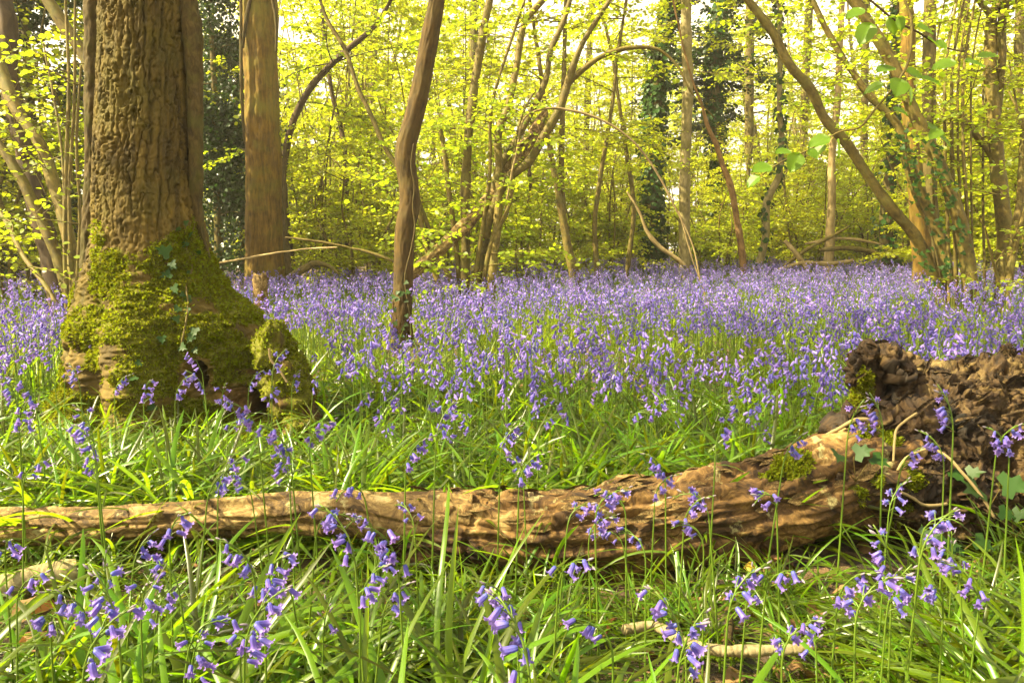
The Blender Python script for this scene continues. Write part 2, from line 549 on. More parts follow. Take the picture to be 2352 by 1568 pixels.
def twig_leaves(rng, path, step, size, LP, droop=.15, jit=.55, start=.12):
    """Alternate leaves held level along a twig path (k x 3+)."""
    C = spl(np.asarray(path)[:, :3], 24)
    L = np.linalg.norm(np.diff(C, axis=0), axis=1).sum()
    n = max(2, int(L / step))
    t = start + (1 - start) * (np.arange(n) + rng.uniform(-.3, .3, n) + .5) / n
    t = np.clip(t, 0, 1)
    idx = np.clip((t * 23).astype(int), 0, 22)
    p = C[idx]
    tg = norm(C[idx + 1] - C[idx])
    side = norm(np.cross(tg, [0, 0, 1.]) + 1e-6) * np.where(np.arange(n) % 2, 1, -1)[:, None]
    d = norm(side * .9 + tg * .5 + rng.normal(size=(n, 3)) * .25 - np.array([0, 0, droop]))
    up = norm(np.array([0, 0, 1.]) + rng.normal(size=(n, 3)) * jit)
    LP.append((p + d * .01, d, up, size * rng.uniform(.55, 1.15, n)))


def put_leaves(mb, LP, wid=1.):
    if LP:
        leaves(mb, *[np.concatenate([q[k] for q in LP]) for k in range(4)], wid=wid)


def spray(rng, p0, d, L, r, wood, LP, step, size, sub=3, sides=4):
    """A side twig with sub-twigs and leaves."""
    d = norm(np.asarray(d, float))
    k = 4
    pts = [np.array([*p0, r])]
    p, dd = np.array(p0, float), d.copy()
    for q in range(k):
        dd = norm(dd + rng.normal(size=3) * .18 + np.array([0, 0, -.04]))
        p = p + dd * L / k
        pts.append(np.array([*p, r * (1 - .75 * (q + 1) / k)]))
    pts = np.array(pts)
    tube(wood, pts, sides, 6, cap=False)
    twig_leaves(rng, pts, step, size, LP)
    for q in range(sub):
        t = rng.uniform(.2, .9)
        j = min(k - 1, int(t * k))
        b = pts[j] + (pts[j + 1] - pts[j]) * (t * k - j)
        tg = norm(pts[j + 1][:3] - pts[j][:3])
        sd_ = norm(np.cross(tg, [0, 0, 1.])) * rng.choice([-1, 1])
        nd = norm(tg * .7 + sd_ * rng.uniform(.5, 1.) + rng.normal(size=3) * .15)
        l2 = L * rng.uniform(.3, .55)
        q2 = np.array([[*b[:3], r * .45], [*(b[:3] + nd * l2 * .5 + [0, 0, .02 * l2]), r * .35], [*(b[:3] + nd * l2 + [0, 0, -.06 * l2]), r * .15]])
        tube(wood, q2, 3, 4, cap=False)
        twig_leaves(rng, q2, step, size, LP)


def clothe(rng, stems, wood, LP, n, lo, Lr, step, size, hi=1., flat=.2, sub=3, r=.005):
    """Twigs along stems (each k x 4)."""
    for S in stems:
        C = spl(S, 60)
        for q in range(n):
            t = rng.uniform(lo, hi)
            j = int(t * 58)
            a = rng.uniform(0, 2 * PI)
            d = np.array([math.cos(a), math.sin(a), rng.normal() * flat + .15])
            spray(rng, C[j, :3], d, rng.uniform(*Lr), min(r, C[j, 3] * .5), wood, LP, step, size, sub)


def px_stem(P, Y0, Y1=None, up=0., foot=None, wscale=1.):
    """Stem centre line from (px, py, width px) top to bottom points; depth runs from Y1 at the top to Y0 at the foot."""
    P = np.asarray(P, float)
    Y1 = Y0 if Y1 is None else Y1
    t = (P[:, 1] - P[:, 1].min()) / max(1., np.ptp(P[:, 1]))
    out = []
    for (x, y, wd), tt in zip(P, t):
        Y = Y1 + (Y0 - Y1) * tt
        a = at(x, y, Y)
        out.append([*a, wd * .5 * Y / F * wscale])
    out = np.array(out)
    if out[0, 2] < out[-1, 2]:
        out = out[::-1]
    b = out[-1].copy()
    g = float(ground(b[0], b[1])) - .05
    if b[2] > g + .02:
        dn = norm((out[-1] - out[-2])[:3])
        k = (b[2] - g) / max(.25, -dn[2])
        e = b.copy()
        e[:2] += dn[:2] * k * .7
        e[2] = g
        e[3] *= 1.12
        out = np.concatenate([out, [e]])
    if up:
        d = norm(out[0, :3] - out[1, :3])
        ex = []
        p = out[0].copy()
        for q in range(3):
            d = norm(d + [0, 0, .25])
            p = p + np.array([*(d * up / 3), 0])
            p[3] = out[0, 3] * (1 - .27 * (q + 1))
            ex.append(p.copy())
        out = np.concatenate([np.array(ex)[::-1], out])
    return out[::-1]           # foot first


# ------------------------------------------------------------------ the big mossy tree
YT = 3.5
SIL = np.array([(0, 236, 430), (100, 234, 432), (200, 231, 436), (400, 224, 447), (500, 221, 460), (560, 217, 476), (620, 205, 500), (680, 188, 542),
                (720, 178, 592), (760, 170, 616), (800, 162, 634), (870, 152, 656), (950, 142, 678), (1010, 132, 692), (1060, 122, 700)], float)
zt = np.array([at(1176, y, YT)[2] for y in SIL[:, 0]])
xl = np.array([at(x, y, YT)[0] for y, x, _ in SIL])
xr = np.array([at(x, y, YT)[0] for y, _, x in SIL])
rows = np.concatenate([np.arange(-.08, 2.05, .0046), np.linspace(2.08, 7.5, 50)])
na = 400
ang = np.linspace(0, 2 * PI, na, endpoint=False)
o_ = np.argsort(zt)
zz = np.clip(rows, zt.min(), 1.84)
L_, R_ = np.interp(zz, zt[o_], xl[o_]), np.interp(zz, zt[o_], xr[o_])
hw, xc = (R_ - L_) / 2, (R_ + L_) / 2
hw = hw * np.where(rows > 1.84, 1 - (rows - 1.84) * .055, 1)
A, Zr = np.meshgrid(ang, rows)
HW, XC = np.repeat(hw[:, None], na, 1), np.repeat(xc[:, None], na, 1)
fl = smooth(.75, .05, rows)[:, None]
HD = HW * (1 - .18 * fl)
lob = fl * np.abs(np.sin(A)) * (.16 * np.cos(5 * A + 1.1 + 1.2 * Zr) + .10 * np.cos(9 * A + 2.) + .06 * np.cos(3 * A - .4))
RR = 1 + lob
bk = np.stack([np.cos(A) * .2, np.sin(A) * .2, Zr], -1).reshape(-1, 3)
sh = bk * [1, 1, .26]
sh = bk * [1, 1, .15]
warp = fbm(bk * [16, 16, 16], 3, 3)[:, None] * .026
n1 = pn((sh + warp) * 33, 1)
n2 = pn((bk * [1, 1, .8] + warp * 1.2) * 34, 2)
n3 = pn((sh + warp) * 70, 4)
fis = 1 - smooth(.0, .15, np.abs(n1))
fi2 = (1 - smooth(.0, .20, np.abs(n2))) * .45
fi3 = (1 - smooth(.0, .2, np.abs(n3))) * .4
flr = np.repeat(fl, na, 1).ravel()
bark_d = -(.019 * fis + .011 * fi2 + .008 * fi3) + .007 * fbm(bk * 9, 3, 7) + .004 * pn(bk * [160, 160, 60], 3)
mosk = smooth(1.08, .50, Zr.ravel() + .30 * fbm(bk * 7, 3, 9) + .06 * np.cos(A.ravel() - 2.6))
lump = -.016 + .045 * fbm(bk * 13, 4, 12) + .022 * np.abs(pn(bk * 34, 14)) + .010 * pn(bk * 80, 15)
lowb = .07 * flr * fbm(bk * 5.5, 2, 21)
dsp = bark_d * (1 - .85 * mosk) + lump * mosk + lowb
nxn, nyn = np.cos(A).ravel(), np.sin(A).ravel()
TX = (XC + HW * RR * np.cos(A)).ravel() + nxn * dsp
TY = (YT + HD * RR * np.sin(A)).ravel() + nyn * dsp
TZ = Zr.ravel().copy()
TV = np.stack([TX, TY, TZ], 1)
pp = project(TV)
front = nyn < .25
rim = np.zeros(len(TV))
for cx_, cy_, rx_, ry_, dp in ((452, 862, 30, 34, .17), (606, 925, 24, 66, .30), (478, 1015, 40, 18, .06), (560, 905, 60, 16, .035), (395, 1000, 22, 14, .05)):
    q = np.sqrt(((pp[:, 0] - cx_) / rx_) ** 2 + ((pp[:, 1] - cy_) / ry_) ** 2) + .55 * pn(bk * 14, 31) + .25 * pn(bk * 40, 32)
    TV[:, 1] += np.where(front, dp * smooth(1.12, .72, q), 0)
    rim = np.maximum(rim, np.where(front, smooth(1.9, 1.1, q), 0))
red = smooth(.12, .4, fbm(bk * 5.2, 4, 41) + .30 * smooth(380, 620, pp[:, 0]) * flr - .02)
red = red * (.25 + .75 * smooth(430, 540, pp[:, 0]))
moss_v = np.clip(mosk * (1 - .85 * red) - .95 * rim - .5 * smooth(.1, .3, fbm(bk * 11, 3, 63)) - .75 * smooth(.04, .24, fbm(bk * [6, 6, 3.5], 3, 83)), 0, 1)
iq = (np.arange(len(rows) - 1)[:, None] * na + np.arange(na)[None, :])
jq = (np.arange(len(rows) - 1)[:, None] * na + (np.arange(na)[None, :] + 1) % na)
TQ = np.stack([iq, jq, jq + na, iq + na], -1).reshape(-1, 4)
mrow = np.repeat((rows[:-1] < 1.02), na)
tree = thing('mossy_tree', 'thick furrowed tree trunk with a flared mossy foot and two ivy stems up its sides', 'tree', (float(xc[20]), YT, 0))


def split_grid(keep):
    mb = MB()
    q = TQ[keep]
    u, inv = np.unique(q, return_inverse=True)
    mb.add(TV[u], inv.reshape(-1, 4), None, bk[u])
    return mb, u


mb, u = split_grid(~mrow)
part('trunk', mb, M['oak'], tree)
mb, u = split_grid(mrow)
flare_ = part('root_flare', mb, M['flare'], tree, attrs={'moss': moss_v[u] * 1.0, 'red': red[u] * smooth(.95, .7, TZ[u])})
# burr at the foot
def lump_mesh(c, rad, n=(70, 50), amp=.25, freq=9, seed=0, ridged=.3, squash=None):
    t = np.linspace(0, PI, n[1])
    a = np.linspace(0, 2 * PI, n[0], endpoint=False)
    Aa, Tt = np.meshgrid(a, t)
    D = np.stack([np.cos(Aa) * np.sin(Tt), np.sin(Aa) * np.sin(Tt), np.cos(Tt)], -1).reshape(-1, 3)
    P = D * rad
    k = 1 + amp * fbm(P * freq + c, 4, seed) * 1.6 - ridged * (1 - smooth(0, .25, np.abs(pn(P * freq * 1.6 + c, seed + 5)))) * .35
    V = np.asarray(c) + P * k[:, None]
    i = np.arange(n[1] - 1)[:, None] * n[0] + np.arange(n[0])[None, :]
    j = np.arange(n[1] - 1)[:, None] * n[0] + (np.arange(n[0])[None, :] + 1) % n[0]
    return V, np.stack([i, i + n[0], j + n[0], j], -1).reshape(-1, 4)


bmb = MB()
c = at(664, 900, 3.3)
V, Q = lump_mesh(c, np.array([.105, .11, .18]), amp=.45, freq=10, seed=3)
bmb.add(V, Q)
for (x_, y_), r_ in (((628, 800), (.07, .10, .11)), ((640, 1000), (.10, .10, .07)), ((700, 960), (.05, .07, .10)), ((560, 1030), (.14, .10, .05))):
    V, Q = lump_mesh(at(x_, y_, 3.3), np.array(r_), (60, 40), .5, 11, int(x_))
    bmb.add(V, Q)
c2 = at(655, 800, 3.33)
V, Q = lump_mesh(c2, np.array([.045, .05, .065]), (50, 36), .5, 16, 5)
bmb.add(V, Q)
c2 = at(690, 985, 3.25)
V, Q = lump_mesh(c2, np.array([.085, .10, .10]), (60, 40), .45, 12, 8)
bmb.add(V, Q)
P = np.array([[*at(652, 790, 3.33), .02], [*at(650, 765, 3.33), .016], [*at(648, 742, 3.33), .009]])
tube(bmb, P, 12, 10, disp=lambda B, a, s, r: .006 * pn(B * 90, 2))
BV = bmb.verts()
bm_ = np.clip(.45 + .9 * fbm(BV * 8, 3, 5) + .3 * (BV[:, 2] > c[2]), 0, 1)
part('root_burr', bmb, M['flare'], tree, attrs={'moss': bm_, 'red': np.full(len(BV), .55)})
# moss tufts over the foot
allV = np.concatenate([TV, BV])
cand = np.flatnonzero((TY - YT < .1) & (TZ > -.02) & (TZ < 1.05) & (moss_v > .30 + .45 * RNG.uniform(size=len(moss_v)) + .25 * pn(bk * 30, 77)))
nrm = norm(np.stack([nxn, nyn, np.full(len(nxn), .25)], 1))
pick = RNG.choice(cand, 60000)
bp_ = TV[pick] + RNG.normal(size=(len(pick), 3)) * .003
bn = nrm[pick]
cb = np.flatnonzero(bm_ > .5)
pk2 = RNG.choice(cb, 14000)
bp2 = BV[pk2] + RNG.normal(size=(14000, 3)) * .003
bn2 = norm(BV[pk2] - np.array([*at(662, 890, 3.33)]))
MP, MN = np.concatenate([bp_, bp2]), np.concatenate([bn, bn2])
md = norm(MN * .7 + rnd_unit(len(MP), RNG) * .75 - [0, 0, .25])
mm = MB()
leaves(mm, MP - MN * .003, md, rnd_unit(len(MP), RNG), RNG.uniform(.006, .017, len(MP)), wid=.75)
tag(part('moss', mm, M['moss'], flare_), kind='stuff')
# two old ivy stems clasping the trunk
for nm, P in (('ivy', [(196, -260, 34), (212, 0, 35), (213, 150, 36), (214, 300, 36), (211, 450, 36), (206, 560, 38), (203, 640, 42), (196, 700, 46)]),
              ('ivy', [(424, -260, 30), (434, 0, 38), (440, 60, 44), (446, 160, 38), (449, 300, 34), (450, 420, 32), (453, 480, 26), (462, 540, 20), (478, 600, 14)])):
    S = []
    for x, y, wd in P:
        Yk = YT - .03
        S.append([*at(x, y, Yk), wd * .5 * Yk / F])
    mbi = MB()
    tube(mbi, np.array(S), 30, 260, disp=lambda B, a, s, r: -.006 * (1 - smooth(0, .3, np.abs(pn(B * [70, 70, 14], 3)))) + .008 * fbm(B * [30, 30, 9], 3, 4))
    o = part('clasping_stem', mbi, M['ivystem'], tree)
# limbs and crown over the frame
limb, LP = MB(), []
rg = np.random.default_rng(3)
for q in range(9):
    z0 = rg.uniform(4.2, 7.3)
    a = q * 2.4 + rg.uniform(-.3, .3)
    p0 = np.array([float(xc[-1]), YT, z0])
    d = np.array([math.cos(a), math.sin(a), .45])
    S = np.array([[*p0, .07], [*(p0 + d * 1.2), .05], [*(p0 + d * 2.2 + [0, 0, .3]), .03], [*(p0 + d * 3.2 + [0, 0, .4]), .012]])
    tube(limb, S, 7, 12)
    clothe(rg, [S], limb, LP, 11, .25, (.7, 1.5), .13, .10, sub=3, r=.012)
for adeg, z0, L in ((178, 5.2, 5.5), (196, 6.2, 6.5), (213, 5.6, 6.), (232, 6.6, 6.), (250, 5.9, 4.5)):  # long unseen limbs, added to cast dappled shade on log and foreground
    a = math.radians(adeg)
    p0 = np.array([float(xc[-1]), YT, z0])
    d = np.array([math.cos(a), math.sin(a), .12])
    S = np.array([[*p0, .085], [*(p0 + d * L * .3 + [0, 0, .35]), .065], [*(p0 + d * L * .65 + [.1, -.1, .2]), .04], [*(p0 + d * L + [0, 0, -.3]), .012]])
    tube(limb, S, 7, 16)
    clothe(rg, [S], limb, LP, 20, .2, (.7, 1.6), .12, .115, sub=3, r=.012)
part('limb', limb, M['oak'], tree)
cr = MB()
put_leaves(cr, LP)
part('crown', cr, M['leaf_tree'], tree)


# ivy creeping over the foot: lobed leaves on a thin stem
def ivy_leaf_mb(P, D, U, S):
    k = np.array([[0, 0, 0], [-.34, -.12, .03], [-.56, .16, .05], [-.27, .34, .0], [-.36, .62, .05], [-.12, .66, 0], [0, 1.02, -.08], [.12, .66, 0], [.36, .62, .05], [.27, .34, 0], [.56, .16, .05], [.34, -.12, .03], [0, .38, -.02]], float)
    D = norm(np.asarray(D, float))
    X = norm(np.cross(D, U))
    Z = np.cross(X, D)
    mb = MB()
    for i in range(len(P)):
        V = P[i] + S[i] * (k[:, 0:1] * X[i] + k[:, 1:2] * D[i] + k[:, 2:3] * Z[i])
        mb.add(V, None, [[12, (q + 1) % 12, q] for q in range(12)], k)
    return mb


fm = np.flatnonzero(front & (pp[:, 1] > 300) & (TZ < 2))
fpx, fV = project(TV[fm]), TV[fm]


def on_tree(px, py, off=.012):
    dd = (fpx[:, 0] - px) ** 2 + (fpx[:, 1] - py) ** 2 + fpx[:, 2] * 40
    v = fV[int(np.argmin(dd))].copy()
    v[1] -= off
    return v


ivy = thing('ivy_vine', 'young ivy with pointed green leaves climbing the mossy foot of the thick tree', 'ivy', on_tree(418, 790))
ipth = [(416, 800), (428, 745), (434, 700), (430, 655), (444, 610), (430, 570), (444, 530), (452, 480), (450, 420), (455, 385)]
mbs = MB()
tube(mbs, np.array([[*on_tree(x, y, .010), .0045 - .00025 * k] for k, (x, y) in enumerate(ipth)]), 6, 60, disp=lambda B, a, s, r: .001 * pn(B * 150, 1))
part('stem', mbs, M['hazel'], ivy)
rg = np.random.default_rng(8)
for x, y, s in [(395, 582, 40), (398, 603, 25), (409, 610, 24), (437, 620, 30), (396, 628, 32), (402, 657, 28), (435, 556, 28), (441, 536, 26), (420, 523, 22), (462, 455, 38), (468, 476, 30),
                (453, 391, 24), (458, 576, 34), (428, 673, 22), (444, 684, 22), (416, 706, 24), (438, 706, 20), (416, 731, 22), (454, 752, 30), (446, 768, 26), (377, 772, 24), (421, 794, 26), (330, 830, 20), (319, 863, 24), (363, 929, 26), (452, 800, 20), (470, 505, 24), (433, 508, 18)]:
    p = on_tree(x, y, .022)
    mb = ivy_leaf_mb(np.array([p]), np.array([[rg.uniform(-.8, .5), -.25, rg.uniform(-.7, .2)]]), np.array([[rg.normal() * .3, -1., .55 + rg.normal() * .3]]), np.array([s * 2.8 / F]))
    part('leaf', mb, M['leaf_ivy'], ivy)

# ------------------------------------------------------------------ fallen log and its torn root plate
def wood_disp(amp=.006, lump=.012, fr=(42, 42, 5), seed=0):
    def f(B, a, s, r):
        n1 = pn(B * fr + .4 * fbm(B * [8, 8, 3], 2, seed)[:, None], seed)
        cr = 1 - smooth(0, .16, np.abs(pn(B * [26, 26, 3.2], seed + 2)))
        ck = (1 - smooth(0, .06, np.abs(pn(B * [6, 6, 9], seed + 3)))) * smooth(.1, .3, pn(B * [3, 3, 4], seed + 8))
        return amp * n1 * 1.6 - amp * 1.7 * cr - amp * 1.2 * ck + lump * fbm(B * [12, 12, 4], 3, seed + 4) + .003 * pn(B * [110, 110, 25], seed + 6)
    return f


def split_disp(seed):
    base = wood_disp(.0095, .026, (34, 34, 4), seed=seed)

    def f(B, a, s, r):
        q = fbm(B * [17, 17, 2.2] + .5 * fbm(B * 6, 2, 2)[:, None], 3, seed + 20) * 7
        return base(B, a, s, r) + .016 * (np.floor(q) + smooth(.7, 1., q - np.floor(q))) / 2.5 + .0035 * pn(B * [95, 95, 12], seed + 31)
    return f


YL = 1.93
log = thing('fallen_log', 'long pale fallen log lying across the bluebells, mossy where it joins its root plate', 'log', at(1176, 1225, YL) * [1, 1, 0])
LG = [(-420, 1235, 84), (-150, 1222, 88), (0, 1214, 92), (200, 1207, 92), (400, 1194, 90), (600, 1182, 96), (760, 1178, 106), (880, 1184, 118), (980, 1190, 132), (1080, 1200, 140)]
LH = [(845, 1240, 60), (900, 1228, 120), (960, 1222, 176), (1060, 1226, 212), (1230, 1232, 214), (1400, 1215, 212), (1560, 1192, 214), (1720, 1164, 220), (1860, 1128, 236), (1960, 1092, 262), (2060, 1075, 240)]
mb = MB()
S = np.array([[*at(x, y, YL), wd * .5 * YL / F] for x, y, wd in LG])
tube(mb, S, 110, 720, disp=wood_disp(.0055, .016, seed=3))
part('branch_end', mb, M['log'], log, label='thinner barked half of the log', attrs={'moss': np.zeros(mb.n)})
S2 = np.array([[*at(x, y, YL + .02 + max(0, x - 1500) * .0003), wd * .5 * YL / F] for x, y, wd in LH])
mb = MB()
tube(mb, S2, 150, 760, disp=split_disp(9))
LV = mb.verts()
lp = project(LV)
lm = smooth(.02, .35, fbm(LV * 9, 3, 5) + .75 * np.exp(-((lp[:, 0] - 1800) / 110) ** 2 - ((lp[:, 1] - 1085) / 55) ** 2) + .35 * smooth(1900, 2100, lp[:, 0]) - .28)
lm *= smooth(1350, 1650, lp[:, 0])
half = part('trunk', mb, M['log_dark'], log, label='thick decayed half of the log', attrs={'moss': lm})
# the torn root plate
from_px = lambda x, y, Y: at(x, y, Y)
blobs = [((2170, 915), 2.27, (.15, .13, .085)), ((2270, 880), 2.33, (.12, .12, .07)), ((2240, 1010), 2.30, (.27, .20, .17)), ((2360, 940), 2.32, (.24, .19, .15)), ((2120, 1000), 2.24, (.20, .17, .15)), ((2028, 865), 2.28, (.068, .09, .085)), ((2010, 935), 2.25, (.075, .09, .075)),
         ((2300, 1150), 2.18, (.25, .18, .15)), ((2480, 960), 2.36, (.25, .22, .19)), ((2150, 1140), 2.12, (.22, .15, .11)), ((2430, 1170), 2.2, (.25, .2, .16)), ((2325, 850), 2.38, (.10, .10, .055)), ((2050, 1050), 2.14, (.16, .13, .10)), ((2520, 860), 2.42, (.14, .12, .08))]
bm_ = MB()
for (x, y), Y, r in blobs:
    V, Q = lump_mesh(at(x, y, Y), np.array(r), (36, 24), .12, 5, 2, 0)
    bm_.add(V, Q)
for x0, y0, x1, y1, Y, r in ((2060, 830, 1985, 812, 2.25, .030), (1985, 812, 1968, 880, 2.24, .034), (2090, 850, 2040, 812, 2.28, .03), (2110, 960, 1925, 1005, 2.12, .05), (2200, 1130, 1900, 1090, 2.04, .07), (2330, 830, 2310, 802, 2.34, .02), (2050, 850, 2085, 818, 2.22, .022), (2030, 830, 2046, 796, 2.22, .02), (2000, 830, 1996, 794, 2.24, .018), (2215, 860, 2222, 830, 2.3, .016), (2270, 850, 2262, 816, 2.33, .017), (2130, 880, 2120, 846, 2.28, .016), (2380, 840, 2372, 800, 2.36, .02), (1990, 950, 1962, 958, 2.2, .016)):
    tube(bm_, np.array([[*at(x0, y0, Y), r], [*at(x1, y1, Y - .02), r * .8]]), 12, 8)
tmp = bpy.data.objects.new('fuse', bm_.mesh('fuse', M['rot']))
COL.objects.link(tmp)
rm = tmp.modifiers.new('r', 'REMESH')
rm.mode, rm.voxel_size = 'VOXEL', .0048
dg = bpy.context.evaluated_depsgraph_get()
ev = tmp.evaluated_get(dg).to_mesh()
n_ = len(ev.vertices)
RV = np.empty(n_ * 3, np.float32)
ev.vertices.foreach_get('co', RV)
RV = RV.reshape(-1, 3).astype(float)
RN = np.empty(n_ * 3, np.float32)
ev.vertices.foreach_get('normal', RN)
RN = RN.reshape(-1, 3).astype(float)
qs = np.array([p.vertices[:] for p in ev.polygons if len(p.vertices) == 4])
ts = np.array([p.vertices[:] for p in ev.polygons if len(p.vertices) == 3])
tmp.evaluated_get(dg).to_mesh_clear()
bpy.data.objects.remove(tmp)
wv = np.stack([fbm(RV * 5, 3, s_) for s_ in (1, 2, 3)], 1)
P = RV + wv * .13
rid = 1 - np.abs(pn(P * [13, 13, 13], 5)) * 2.4
rid2 = 1 - np.abs(pn(P * 30 + wv * 2, 6)) * 2.2
lay = pn(P * [5, 8, 62], 8)
pit = smooth(.18, .42, fbm(P * 7.5, 2, 11))
st_ = fbm(P * [5, 9, 9], 3, 31) * 8
led = (np.floor(st_) + smooth(.55, 1., st_ - np.floor(st_))) / 9
fq = np.stack([RV[:, 0] + .5 * RV[:, 2], RV[:, 1], RV[:, 2] - .5 * RV[:, 0]], 1) + wv * .22
fib = (1 - 2.2 * np.abs(pn(fq * [4, 26, 30], 41))) + .7 * pn(fq * [7, 60, 66], 42)
fine = pn(fq * [11, 120, 130], 43) + .6 * (np.abs(pn(fq * [9, 75, 80], 44)) * 2 - .5)
dd = .012 * fib + .013 * fine + .003 * rid2 + .002 * pn(RV * 95, 4) - .11 * pit + .035 * fbm(RV * 5, 2, 15) + .05 * led - .026 * (1 - smooth(0, .10, np.abs(pn(fq * [5, 17, 17], 33))))
kn_ = project(RV)
dd = dd * (1 - .55 * np.exp(-((kn_[:, 0] - 2025) / 75) ** 2 - ((kn_[:, 1] - 890) / 85) ** 2))
RV2 = RV + RN * dd[:, None] + np.stack([pn(RV * 26, 21), pn(RV * 26, 22), pn(RV * 26, 23)], 1) * .004
rp = project(RV2)
rmoss = np.clip(smooth(.1, .4, fbm(RV * 7, 3, 5) + .55 * np.exp(-((rp[:, 0] - 1985) / 26) ** 2 - ((rp[:, 1] - 880) / 70) ** 2) + .45 * np.exp(-((rp[:, 0] - 2100) / 60) ** 2 - ((rp[:, 1] - 1090) / 50) ** 2) - .2), 0, 1)
mb = MB().add(RV2, qs, ts if len(ts) else None, np.stack([fq[:, 1], fq[:, 2], fq[:, 0]], 1))
plate = part('root_plate', mb, M['rot'], log, label='crumbling upturned root plate', attrs={'moss': rmoss})
sj = RNG.choice(np.flatnonzero(RN[:, 1] < .3), 260)
grain = norm(np.cross(RN[sj], norm(np.stack([pn(RV[sj] * 4, 51), pn(RV[sj] * 4, 52) + .01, pn(RV[sj] * 4, 53)], 1))))
sp_ = MB()
leaves(sp_, RV2[sj] - grain * .012, norm(grain + RN[sj] * RNG.uniform(-.05, .25, (len(sj), 1))), RN[sj] + .3 * rnd_unit(len(sj), RNG), RNG.uniform(.015, .055, len(sj)), wid=.2)
tj = RNG.choice(np.flatnonzero((RN[:, 2] > .35) & (RN[:, 1] < .6)), 220)
tg_ = norm(np.stack([np.full(220, .8), RNG.normal(size=220) * .4, .25 + RNG.normal(size=220) * .5], 1) * RNG.choice([-1, 1], (220, 1)) + RN[tj] * .55)
leaves(sp_, RV2[tj] - tg_ * .02, tg_, RN[tj] + .5 * rnd_unit(220, RNG), RNG.uniform(.03, .085, 220), wid=.22)
o = part('splinter', sp_, M['rot'], plate, attrs={'moss': np.zeros(sp_.n)})
o['kind'] = 'stuff'
# moss on the log and the plate
cand = np.flatnonzero(lm > .55)
c2 = np.flatnonzero((rmoss > .6) & (RN[:, 1] < .4))
lc = np.repeat(spl(S2, 760)[:, :3], 150, 0)
ln = norm(LV[:len(lc)] - lc)
pk = RNG.choice(cand[cand < len(lc)], 9000)
pk2 = RNG.choice(c2, 6000)
for own, PP, NN in ((half, LV[pk], ln[pk]), (plate, RV2[pk2], RN[pk2])):
    PP = PP + RNG.normal(size=PP.shape) * .003
    mm = MB()
    leaves(mm, PP - NN * .003, norm(NN * .8 + rnd_unit(len(PP), RNG) * .8), rnd_unit(len(PP), RNG), RNG.uniform(.006, .015, len(PP)), wid=.6)
    tag(part('moss', mm, M['moss'], own), kind='stuff')
# flaking bark and splinters on the log
fk = MB()
rg = np.random.default_rng(4)
for q in range(170):
    j = rg.integers(40, 580)
    C = spl(S2, 620)[j]
    a = rg.uniform(.2, 2.9)
    n = np.array([0, -math.cos(a) * .8, math.sin(a)])
    p = C[:3] + norm(n) * C[3] * 1.01
    tdir = norm(spl(S2, 620)[j + 5, :3] - C[:3])
    l = rg.uniform(.02, .07)
    leaves(fk, [p], [norm(tdir * rg.choice([-1, 1]) + n * rg.uniform(.0, .3))], [n], [l], wid=rg.uniform(.25, .6))
part('bark_flake', fk, M['log'], half, attrs={'moss': np.zeros(fk.n)})['kind'] = 'stuff'

# trailing stems over the plate
for lab, P, wd in (('bent bare bramble stem arching over the rotten root plate', [(2062, 1080), (2075, 1058), (2110, 1036), (2140, 1031), (2175, 1048), (2210, 1085), (2255, 1140), (2285, 1190)], 7),
                   ('thin pale root curling out of the rotten wood beside the log top', [(1880, 1008), (1925, 985), (1970, 963), (1998, 965), (2015, 975)], 9),
                   ('short broken twig stuck up in the middle of the root plate', [(2052, 1060), (2055, 1010), (2060, 985), (2085, 962), (2106, 948)], 6),
                   ('kinked pale rootlet low on the front of the root plate', [(2070, 1130), (2095, 1142), (2120, 1158), (2150, 1160), (2175, 1156)], 7)):
    fr = project(RV2)
    S = []
    for x, y in P:
        m_ = (np.abs(fr[:, 0] - x) < 14) & (np.abs(fr[:, 1] - y) < 14)
        Y = RV2[m_, 1].min() - .02 if m_.any() else 2.02
        S.append([*at(x, y, Y), wd * .5 * 2.05 / F])
    S = np.array(S)
    S[:, 1] = np.convolve(np.pad(S[:, 1], 1, 'edge'), [.33, .34, .33], 'valid') - .01
    S = np.array([[*at(x, y, s[1]), s[3]] for (x, y), s in zip(P, S)])
    mb = MB()
    tube(mb, S, 7, 40, disp=lambda B, a, s, r: .001 * pn(B * 120, 1))
    solo('rootlet', mb, M['pale'], lab, 'twig')
rg = np.random.default_rng(9)
for lab, x, y, Y, s, n in (('small ivy with two broad leaves against the foot of the root plate', 2275, 1110, 1.95, 66, 2), ('sprig of three ivy leaves under the mossy end of the log', 1965, 1055, 1.9, 46, 3),
                           ('sprig of ivy leaves low among grass before the root plate', 2180, 1240, 1.78, 48, 4), ('pale ivy sprig at the far end of the root plate', 2330, 1185, 1.85, 40, 3), ('two small round leaves hanging on the arched bramble', 2205, 1080, 1.98, 40, 2)):
    t = thing('ivy_sprig', lab, 'ivy', at(x, y, Y))
    mbs = MB()
    for q in range(n):
        p = at(x + (q - n / 2 + .5) * s * .85, y + rg.uniform(-14, 14), Y)
        lf = ivy_leaf_mb(np.array([p]), np.array([[rg.uniform(-1, 1), -.3, rg.uniform(-.4, .3)]]), np.array([[rg.normal() * .2, -.8, .7]]), np.array([s * Y / F]))
        part('leaf', lf, M['leaf_ivy'], t)
        tube(mbs, np.array([[*at(x, y + 50, Y + .02), .0014], [*(p + [0, .01, -.01]), .001]]), 5, 6)
    part('stem', mbs, M['hazel'], t)


# ------------------------------------------------------------------ nearer trunks
def trunk_disp(amp, fr, seed=0, lump=.02):
    return lambda B, a, s, r: -amp * (1 - smooth(0, .25, np.abs(pn(B * fr, seed)))) + lump * r.mean() * fbm(B * [8, 8, 3], 3, seed + 1) * 3


